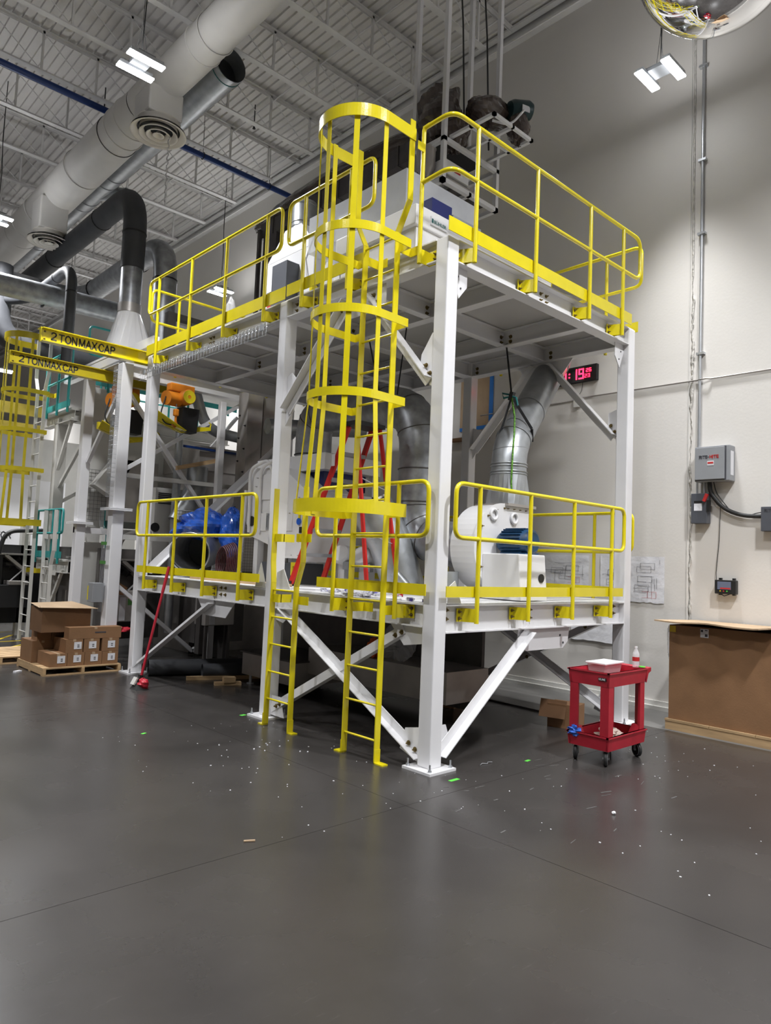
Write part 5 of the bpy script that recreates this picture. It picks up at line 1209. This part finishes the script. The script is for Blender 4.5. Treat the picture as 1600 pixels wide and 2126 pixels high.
part('flap', G().add([(-1.15, 6.46, .925), (-.36, 6.42, .91), (-.6, 6.75, .99), (-1.12, 6.95, .96)], [(0, 1, 2, 3)]).prism([(-1.15, 6.40, .925), (-.36, 6.36, .905), (-.44, 6.55, .925), (-1.10, 6.6, .94)], (0, 0, .006)), 'kraftl', t)
single('plastic_strip', G().obox((-1.28, 6.75, .01), (.12, .05, .02), Matrix.Rotation(.6, 3, 'Z')), 'paper', 'white plastic strip on the floor at the pallet corner', 'scrap')
g = None
for k, (a, b) in enumerate((((-.5, 11.9), (.3, 12.0)), ((-.6, 10.5), (.1, 11.6)), ((-1.4, 10.2), (-.1, 10.4)), ((-1.2, 8.9), (-.2, 9.9)), ((-1.5, 8.5), (-.9, 8.7)))):
    single('floor_marking', G().bar((a[0], a[1], .002), (b[0], b[1], .002), .06, .003), 'yline', 'yellow zigzag hazard stripe on the floor at the far left', 'floor marking', group='yellow floor stripes')
# red webbing heap
single('red_webbing', lumpy((.25, 6.95, .52), (.16, .12, .04), seed=111, sub=10, amp=.7), 'red', 'tangle of red webbing beside the first column of the far platform', 'webbing')
bpy.data.objects['red_webbing']['label'] = 'tangle of red webbing on the dark cabinet behind the cartons'

# ================================================================== CRANE BEAMS
def crane(y, x0, x1, label, m='yellow'):
    t = thing('crane_beam', label, 'crane beam', ((x0+x1)/2, y, 4.58), 'lettered crane beams')
    part('beam', G().ibeam((x0, y, 4.775), (x1, y, 4.775), .19, .12, .012, .008), m, t)
    part('end_plate', G().box(x0-.01, y-.01, 4.58, x0, y+.06, 4.78).box(x0-.012, y+.0, 4.77, x0+.04, y+.14, 4.785), m, t)
    part('lettering', stroke_text('2 TON MAX CAP', .105, (x0+.13, y-.006, 4.63), (1, 0, 0), (0, 0, 1), .003, .17, .90), 'ink', t, label='black lettering 2 TON MAX CAP')
    part('bolts', G().hexbolt((x0+.04, y-.005, 4.73), (0, -1, 0), .01).hexbolt((x0+.04, y-.005, 4.62), (0, -1, 0), .01), 'bolt', t)
    part('clips', G().box(x1-.28, y-.06, 4.775, x1-.24, y, 4.80).box(x1-.08, y-.06, 4.775, x1-.04, y, 4.80), 'zinc', t)
    return t
crane(6.10, -1.50, .30, 'nearer yellow crane beam lettered 2 TON MAX CAP, at the left end of the upper deck')
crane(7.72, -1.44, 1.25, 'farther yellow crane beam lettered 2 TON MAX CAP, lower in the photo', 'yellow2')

def hoist(x, y, label, hook_z, dropx):
    t = thing('chain_hoist', label, 'hoist', (x, y, 4.2), 'orange chain hoists')
    part('trolley', G().box(x-.22, y-.08, 4.42, x+.22, y+.08, 4.56), 'orange', t, bevel=.02)
    part('motor', G().tube([(x+.05, y-.22, 4.34), (x+.05, y-.20, 4.34), (x+.05, y+.12, 4.34)], [.09, .125, .125], 18), 'orange', t)
    part('gearbox', G().tube([(x-.30, y-.10, 4.28), (x-.05, y-.02, 4.30)], .12, 16), 'orange', t)
    part('fan_grille', G().lathe((x+.05, y-.225, 4.34), [(.03, 0), (.05, -.004), (.07, 0), (.09, -.004), (.11, 0)], 18, (0, -1, 0)), 'yellow2', t)
    part('chain_bag', G().frustum((x+.02, y-.10, x+.28, y+.12), 3.78, (x-.0, y-.12, x+.30, y+.14), 4.18), 'black', t)
    part('chain', G().cyl((x-.12, y-.12, 4.0), (x-.12, y-.12, 4.25), .01, 6), 'zinc', t)
    part('hook_block', G().box(x-.16, y-.16, hook_z+.02, x-.08, y-.08, hook_z+.14), 'orange', t, bevel=.02)
    part('hook', G().tube([(x-.12, y-.12, hook_z+.03), (x-.12, y-.12, hook_z-.06), (x-.09, y-.12, hook_z-.12), (x-.13, y-.12, hook_z-.16), (x-.18, y-.12, hook_z-.12)], .02, 8), 'orange', t)
    part('pendant_cable', G().tube(rnd([(x-.3, y-.1, 4.3), (x-.38, y-.1, 4.0), (x-.30, y-.1, 3.85), (x-.14, y-.12, 3.85)], .1, 5), .012, 6), 'rubber', t)
    return t
hoist(.92, 6.75, 'orange chain hoist nearer the deck, its black bag hanging', 3.98, 0)
hoist(.40, 7.72, 'orange chain hoist on the farther crane beam, hook showing', 3.92, 0)
def spreader(x, y, z, label, m='yellow'):
    t = thing('spreader_beam', label, 'lifting beam', (x, y, z), 'yellow spreader beams')
    part('arm', G().prism([(x-.45, y, z+.12), (x+.1, y, z-.04), (x+.62, y, z+.08), (x+.62, y, z+.14), (x+.1, y, z+.06), (x-.45, y, z+.24)], (0, .08, 0)), m, t)
    part('plate', G().prism([(x-.45, y-.14, z+.24), (x+.1, y-.14, z-.02), (x+.1, y+.0, z-.03), (x-.45, y, z+.13)], (0, 0, .012)), m, t)
    part('end_hook', G().tube([(x+.62, y+.04, z+.1), (x+.64, y+.04, z+.2), (x+.60, y+.04, z+.22)], .012, 6), m, t)
    part('lettering', stroke_text('MAX CAP', .06, (x-.38, y-.003, z+.135), (1, 0, -.3), (.3, 0, 1), .003, .18), 'ink', t)
    return t
spreader(.88, 6.72, 3.80, 'yellow spreader beam hanging from the nearer hoist hook')
spreader(.42, 7.70, 3.66, 'yellow spreader beam hanging from the farther hoist hook', 'yellow2')

# ================================================================== FAR PLATFORMS (left)
p2 = thing('far_platform', 'white steel platform with wire tray on its column, beyond the crane beams', 'platform', (0, 7, 0))
def fcol(x, y, h, parent, wd=.19, m='white', splice=2.4, zb=0):
    o = part('column', G().box(x, y, zb, x+wd, y+wd, h), m, parent, bevel=.012)
    if splice: part('splice_plate', G().box(x-.09, y-.09, splice, x+wd+.09, y+wd+.09, splice+.02).box(x-.09, y-.09, splice+.024, x+wd+.09, y+wd+.09, splice+.042), m, o)
    return o
fcol(0, 6.95, 4.78, p2); fcol(0, 8.45, 4.78, p2, .16, splice=2.2); fcol(3.2, 6.95, 4.78, p2); fcol(3.2, 8.45, 4.78, p2, .16)
part('beam', G().ibeam((.19, 7.05, 4.78), (3.2, 7.05, 4.78), .2, .15), 'white', p2)
part('beam', G().ibeam((.07, 7.14, 4.99), (.07, 8.45, 4.99), .2, .15), 'white', p2)
part('beam', G().box(0, 6.9, 4.84, .12, 9.6, 5.02).box(0, 5.9, 4.86, .10, 7.0, 5.0), 'white', p2)
part('beam', G().box(.0, 8.53, 2.05, 3.2, 8.60, 2.15), 'white', p2)
part('deck_plate', G().box(.2, 7.0, 4.782, 3.2, 8.5, 4.80), 'cream', p2)
part('beam', G().box(.15, 7.0, 2.95, 3.2, 7.10, 3.02).box(.15, 7.0, 1.95, 3.2, 7.1, 2.03), 'cream', p2)
for a, b in (((.15, 7.04, 4.35), (1.9, 7.04, 2.2)), ((.15, 7.08, 3.05), (2.4, 7.08, 4.6)), ((2.0, 7.06, 2.2), (3.2, 7.06, 4.5)), ((.1, 7.2, 4.4), (.1, 8.4, 3.3)), ((.9, 8.55, 4.5), (2.6, 8.55, 2.3)), ((3.1, 8.55, 4.6), (1.3, 8.55, 2.3)), ((.1, 7.1, 1.3), (1.6, 7.1, .1)), ((3.1, 7.1, 1.3), (1.6, 7.1, .1))):
    part('brace', G().bar(a, b, .06, .06), 'white', p2)
# wide white duct column behind
single('box_column', G().box(.22, 8.75, 2.5, .62, 9.05, 4.7).box(.30, 8.80, 1.9, .55, 9.0, 2.5).box(.22, 8.75, 0, .62, 9.05, 1.9), 'cream', 'wide cream box column right of the second far column', 'column', bevel=.008)
# wire tray on column
t = thing('riser_tray', 'vertical wire basket tray fixed to the first far column', 'cable tray', (-.05, 7.05, 1.5))
g = G()
for y in (6.98, 7.03, 7.08, 7.13): g.tube([(-.06, y, 2.62), (-.06, y, 4.72)], .003, 4); g.tube([(-.06, y, .8), (-.06, y, 2.0), (-.09, y+.1, 2.2), (-.09, y+.1, 2.45)], .003, 4)
part('long_wire', g, 'zinc', t)
g = G(); z = 2.62
while z < 4.72: g.tube([(-.0, 6.97, z), (-.06, 6.97, z), (-.06, 7.14, z), (-.0, 7.14, z)], .003, 4); z += .075
part('cross_wires', g, 'zinc', t)
for z in (3.75, 2.85): part('clip', G().box(-.075, 7.02, z, -.06, 7.10, z+.08), 'zinc', t)
for z in (1.55, 1.85): part('green_band', G().box(-.07, 6.96, z, -.055, 7.15, z+.05), 'greenlabel', t)
t = thing('junction_box', 'small light grey junction box on the first far column', 'electrical box', (-.1, 7.1, .95))
part('cabinet', G().box(-.20, 7.02, .95, -.03, 7.22, 1.25), 'grey', t, bevel=.006)
part('yellow_strip', G().box(-.205, 7.20, .98, -.19, 7.225, 1.2), 'yellow', t)

p3 = thing('teal_platform', 'farther white platform with a raised deck and teal railings', 'platform', (0, 9.2, 0))
fcol(0.0, 9.75, 4.2, p3, .19, 'cream', None); fcol(1.9, 9.75, 4.2, p3, .19, 'cream', None)
part('beam', G().ibeam((.07, 9.1, 4.30), (.07, 10.6, 4.30), .2, .14), 'cream', p3); part('beam', G().ibeam((.1, 9.2, 4.30), (3.3, 9.2, 4.30), .2, .14), 'cream', p3)
part('deck_plate', G().box(0, 9.1, 4.30, 3.3, 10.6, 4.33), 'cream', p3)
part('beam', G().ibeam((.07, 8.9, 1.55), (.07, 10.6, 1.55), .22, .14), 'cream', p3); part('deck_plate', G().box(0, 8.9, 1.55, 1.6, 10.6, 1.57), 'cream', p3)
for a, b in (((.05, 9.8, 3.2), (.05, 9.15, 4.15)), ((.05, 9.8, .5), (.05, 9.1, 1.4)), ((.1, 9.8, 2.6), (1.3, 9.8, 3.4)), ((.1, 9.8, 2.9), (.1, 8.8, 3.6))): part('brace', G().bar(a, b, .05, .06), 'cream', p3)
def teal_rail(label, axis, f, a0, a1, z0, posts, top=1.07):
    P = (lambda a, z: (a, f, z)) if axis == 'x' else (lambda a, z: (f, a, z))
    t = thing('teal_railing', label, 'railing', P((a0+a1)/2, z0), 'teal railings')
    part('rail_loop', G().tube(rnd([P(a0, z0+top), P(a1, z0+top), P(a1, z0+top*.52), P(a0, z0+top*.52)], .08, 4, True), .021, 8, closed=True), 'teal', t)
    for a in posts: part('post', G().tube([P(a, z0-.08), P(a, z0+top)], .024, 8), 'teal', t)
    A = P(a0, z0+.02); B = P(a1, z0+.14); part('toe_board', G().box(A[0]-.005, A[1]-.005, z0+.02, B[0]+.005, B[1]+.005, z0+.14), 'teal', t)
    return t
teal_rail('teal railing on the raised deck beside the lettered beam', 'y', -.04, 9.1, 10.45, 4.33, (10.3, 9.75, 9.2))
teal_rail('teal railing crossing behind the nearer crane beam', 'x', 8.75, .1, 3.2, 4.72, (.5, 1.3, 2.1, 3.0))
teal_rail('low teal railing behind the white cranked ladder', 'y', -.04, 9.0, 10.45, 1.57, (9.15, 9.5, 9.9, 10.35), .9)
teal_rail('teal railing loop behind the first far column at mid height', 'x', 9.1, .75, 2.8, 1.5, (.8, 1.8))
teal_rail('teal railing behind the white duct work under the upper deck', 'x', 10.4, 1.0, 3.25, 4.41, (1.1, 1.8, 2.5, 3.2))

# caged ladder support column
single('slim_column', G().box(-.02, 11.3, 0, .14, 11.46, 2.3), 'cream', 'slim cream column with a red tag at the far left', 'column')
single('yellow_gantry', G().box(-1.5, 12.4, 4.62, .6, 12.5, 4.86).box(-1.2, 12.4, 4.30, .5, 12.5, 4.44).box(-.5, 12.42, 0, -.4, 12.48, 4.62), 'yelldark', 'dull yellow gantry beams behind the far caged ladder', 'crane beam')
single('white_silo', G().box(-.3, 13.2, .9, 1.4, 14.2, 3.3), 'white', 'white wrapped silo bag behind the far caged ladder', 'silo')
single('white_shed', G().box(-1.0, 15.5, 0, 4.2, 16.0, 4.6), 'cream', 'pale partition wall far behind the platforms', 'partition')
t = bpy.data.objects['white_silo']
part('lettering', stroke_text('FOR', .14, (.0, 13.195, 1.95), (1, 0, 0), (0, 0, 1), .003, .15), 'ink', t)
# bare-steel hopper line: stainless ducts and housings seen through the deck opening
def block(name, label, cat, boxes, mname, extra=None):
    t = thing(name, label, cat, boxes[0][:3])
    for i, b in enumerate(boxes): part('panel' if i else 'housing', G().box(*b), mname, t)
    return t
block('steel_column_duct', 'tall bolted stainless duct behind the second column', 'duct', [(1.95, 6.3, 1.5, 2.25, 6.6, 4.6), (2.3, 6.35, 1.4, 2.6, 6.7, 4.6)], 'steel')
g = G()
for k in range(12): g.hexbolt((1.95, 6.36+(k % 2)*.18, 2.0+k*.2), (-1, 0, 0), .012)
part('bolts', g, 'black', bpy.data.objects['steel_column_duct'])
fcol(1.62, 6.62, 4.4, thing('white_post', 'white square post beside the bolted stainless duct', 'post', (1.7, 6.7, 0)), .11, 'white', None)
block('oven_housing', 'broad brushed steel housing behind the blue bundle', 'machine', [(1.8, 7.6, 0, 4.2, 9.0, 3.3), (1.78, 7.58, 3.3, 4.25, 9.0, 3.75)], 'steel')
part('blue_edge', G().box(1.4, 7.50, 3.66, 3.6, 7.54, 3.70), 'blue', bpy.data.objects['oven_housing'])
duct_run('silver_pipe', 'slim vertical silver pipe beyond the orange hoist', [(1.25, 7.35, .4), (1.25, 7.35, 4.6)], .07, 'galv')
duct_run('silver_bend', 'silver pipe bending down behind the diagonal braces', [(1.5, 7.35, 4.65), (1.75, 7.35, 4.0), (2.6, 7.35, 3.95)], .10, 'galv', bend=.4)
duct_run('silver_elbow', 'wide silver elbow below the blue-edged housing', [(1.6, 7.3, 3.3), (1.6, 7.3, 2.9), (1.3, 7.3, 2.3)], .19, 'galv', bend=.3)
duct_run('ceiling_side_duct', 'silver duct peeking between column and ladder cage', [(1.9, 5.6, 3.9), (3.8, 5.4, 4.1)], .13, 'galv')
# row of dark packing machines
k = 0
labs = ['dark steel packing machine right of the first far column', 'dark steel packing machine left of the first far column', 'black packing machine with bent pipes at the left edge of the photo', 'dark steel packing machine behind the broom']
for (x, y, mm) in ((.40, 7.7, 'steeld'), (.16, 8.95, 'steeld'), (-.52, 11.0, 'black'), (1.5, 6.65, 'steeld')):
    t = thing('packing_machine', labs[k], 'machine', (x, y, 0), 'dark packing machines'); k += 1
    part('cabinet', G().box(x+.05, y+.30, .25, x+1.0, y+.9, 1.80), mm, t)
    part('pillar', G().box(x-.03, y, .1, x+.10, y+.14, 1.62), mm, t, bevel=.006)
    part('drawer', G().box(x-.0, y-.12, .58, x+.55, y+.25, 1.02), 'steel' if mm != 'black' else mm, t, bevel=.01)
    part('drawer_lid', G().box(x+.2, y-.13, 1.02, x+.55, y+.22, 1.10), 'steel', t, bevel=.01)
    if mm != 'black': part('green_label', G().box(x+.22, y-.125, .86, x+.40, y-.12, .98), 'greenlabel', t)
    if mm != 'black': part('paper_tag', G().box(x+.08, y-.126, .60, x+.18, y-.12, .99), 'paper', t)
    part('hood_pipe', G().tube(rnd([(x+.02, y, 1.62), (x+.10, y, 2.06), (x+.85, y, 2.12)], .3, 6), .042, 10), 'steel' if mm != 'black' else mm, t)
    part('shelf', G().box(x-.02, y-.02, 1.60, x+.75, y+.3, 1.63), 'steel', t)
    part('chute', G().prism([(x+.12, y-.02, 1.58), (x+.62, y-.02, 1.18), (x+.66, y-.02, 1.22), (x+.16, y-.02, 1.62)], (0, .25, 0)), 'steel', t)
    part('strut', G().bar((x+.25, y-.02, 1.10), (x+.55, y-.02, 1.40), .02, .02), 'alu', t)
    part('leg', G().box(x+.02, y-.1, 0, x+.07, y-.05, .58), mm, t); part('leg', G().box(x+.45, y-.1, 0, x+.5, y-.05, .58), mm, t)
    part('valve_cluster', lumpy((x+.3, y+.2, 1.45), (.2, .1, .1), seed=200+k, sub=6, amp=.8), 'black', t)
t = thing('tilted_carton', 'small tilted brown carton on a dark machine behind the first far column', 'box', (.38, 7.45, 1.02))
part('carton_body', G().obox((.42, 7.5, 1.14), (.18, .16, .14), Matrix.Rotation(.5, 3, 'Y')), 'kraft', t)
part('label_sticker', G().obox((.335, 7.45, 1.14), (.01, .12, .12), Matrix.Rotation(.5, 3, 'Y')), 'paper', t)
# machinery above: hopper boxes on far deck
block('white_hopper', 'white machine housing behind the cone hood', 'machine', [(1.0, 8.0, 4.80, 1.8, 8.45, 5.7), (1.2, 8.0, 5.7, 1.7, 8.4, 6.0)], 'white')
block('dark_gear_unit', 'dark gearbox frame on the far deck beside the cone', 'machine', [(.95, 7.45, 4.8, 1.1, 7.6, 6.0), (1.1, 7.45, 5.9, 1.8, 7.6, 6.0)], 'steeld')
single('round_motor', G().tube([(1.55, 7.9, 5.6), (1.55, 7.7, 5.6)], .12, 18).box(1.5, 7.76, 4.80, 1.6, 7.86, 5.5), 'greyd', 'small round grey motor seen through the far railing loop', 'motor')
block('cream_panel', 'plain cream sheet behind the hoists under the far deck', 'panel', [(.7, 9.3, 2.2, 3.3, 9.35, 4.1)], 'cream')
block('grey_chute', 'grey sheet-metal chute under the farther hoist', 'chute', [(.55, 8.3, 2.3, 1.35, 8.6, 3.4)], 'steel')
part('slope', G().prism([(.2, 8.3, 2.9), (.55, 8.3, 3.4), (.95, 8.3, 3.5), (.55, 8.3, 2.7)], (0, .25, 0)), 'cream', bpy.data.objects['grey_chute'])
single('wood_beam', G().bar((1.05, 7.0, 3.20), (1.9, 7.0, 3.45), .08, .07), 'wood', 'rough timber jammed between the diagonal braces', 'timber')
block('louvre_cabinet', 'pale cabinet with dark slots behind the long guard rail', 'machine', [(1.0, 7.6, 1.4, 1.75, 8.2, 2.9)], 'cream')
for k in range(6): part('slot', G().box(1.05, 7.59, 2.62+.035*k, 1.45, 7.6, 2.64+.035*k), 'black', bpy.data.objects['louvre_cabinet'])
part('port', G().cyl((1.02, 7.6, 2.2), (1.02, 7.58, 2.2), .08, 18), 'black', bpy.data.objects['louvre_cabinet'])
# dark screen behind lower deck bottom
single('dark_screen', G().box(1.9, 6.6, 0, 2.0, 11, 1.3), 'steeld', 'dark machine flank under the far side of the lower deck', 'machine')

def mesh_guard(label, x0, x1, y, z0, z1, st=.05):
    t = thing('mesh_guard', label, 'mesh guard', (x0, y, z0), 'wire mesh guards')
    part('frame', G().tube([(x0, y, z0), (x1, y, z0), (x1, y, z1), (x0, y, z1)], .009, 6, closed=True), 'zinc', t)
    g = G(); x = x0
    while x < x1: g.tube([(x, y, z0), (x, y, z1)], .0022, 4, cap=False); x += st
    z = z0
    while z < z1: g.tube([(x0, y, z), (x1, y, z)], .0022, 4, cap=False); z += st
    part('wires', g, 'steeld', t, kind='stuff')
mesh_guard('wire mesh guard behind the blue bundle and the cable coil', .75, 2.3, 6.3, 1.44, 2.45)
mesh_guard('wire mesh guard high up left of the first far column', .15, .9, 8.7, 2.3, 3.2, .07)
single('yellow_clamp', G().box(.93, 3.22, 1.66, .97, 3.42, 1.71).box(.93, 3.38, 1.54, .97, 3.42, 1.66), 'yellow2', 'small yellow clamp hooked under the white bolted machine', 'clamp')

single('control_cabinet', G().box(1.0, 3.45, DZ, 1.5, 4.2, 1.70), 'greyd', 'low dark grey cabinet under the white bolted machine', 'cabinet', bevel=.008)
for k, (x, y, z, lab) in enumerate(((1.28, 2.72, 1.82, 'left white vibration motor behind the stepladder rails'), (1.42, 2.48, 1.80, 'right white vibration motor behind the stepladder rails'))):
    t = thing('vibration_motor', lab, 'motor', (x, y, DZ), 'white vibration motors')
    part('barrel', G().tube([(x-.16, y-.05, z+.03), (x-.14, y-.04, z+.02), (x+.14, y+.05, z-.02), (x+.16, y+.06, z-.03)], [.10, .125, .125, .10], 20), 'softwhite', t)
    part('junction_cover', G().obox((x-.08, y-.12, z-.12), (.10, .08, .10), Matrix.Rotation(.4, 3, 'Z')), 'grey', t)
    part('foot_bracket', G().box(x-.08, y-.06, DZ+.01, x+.08, y+.06, z-.10), 'softwhite', t)
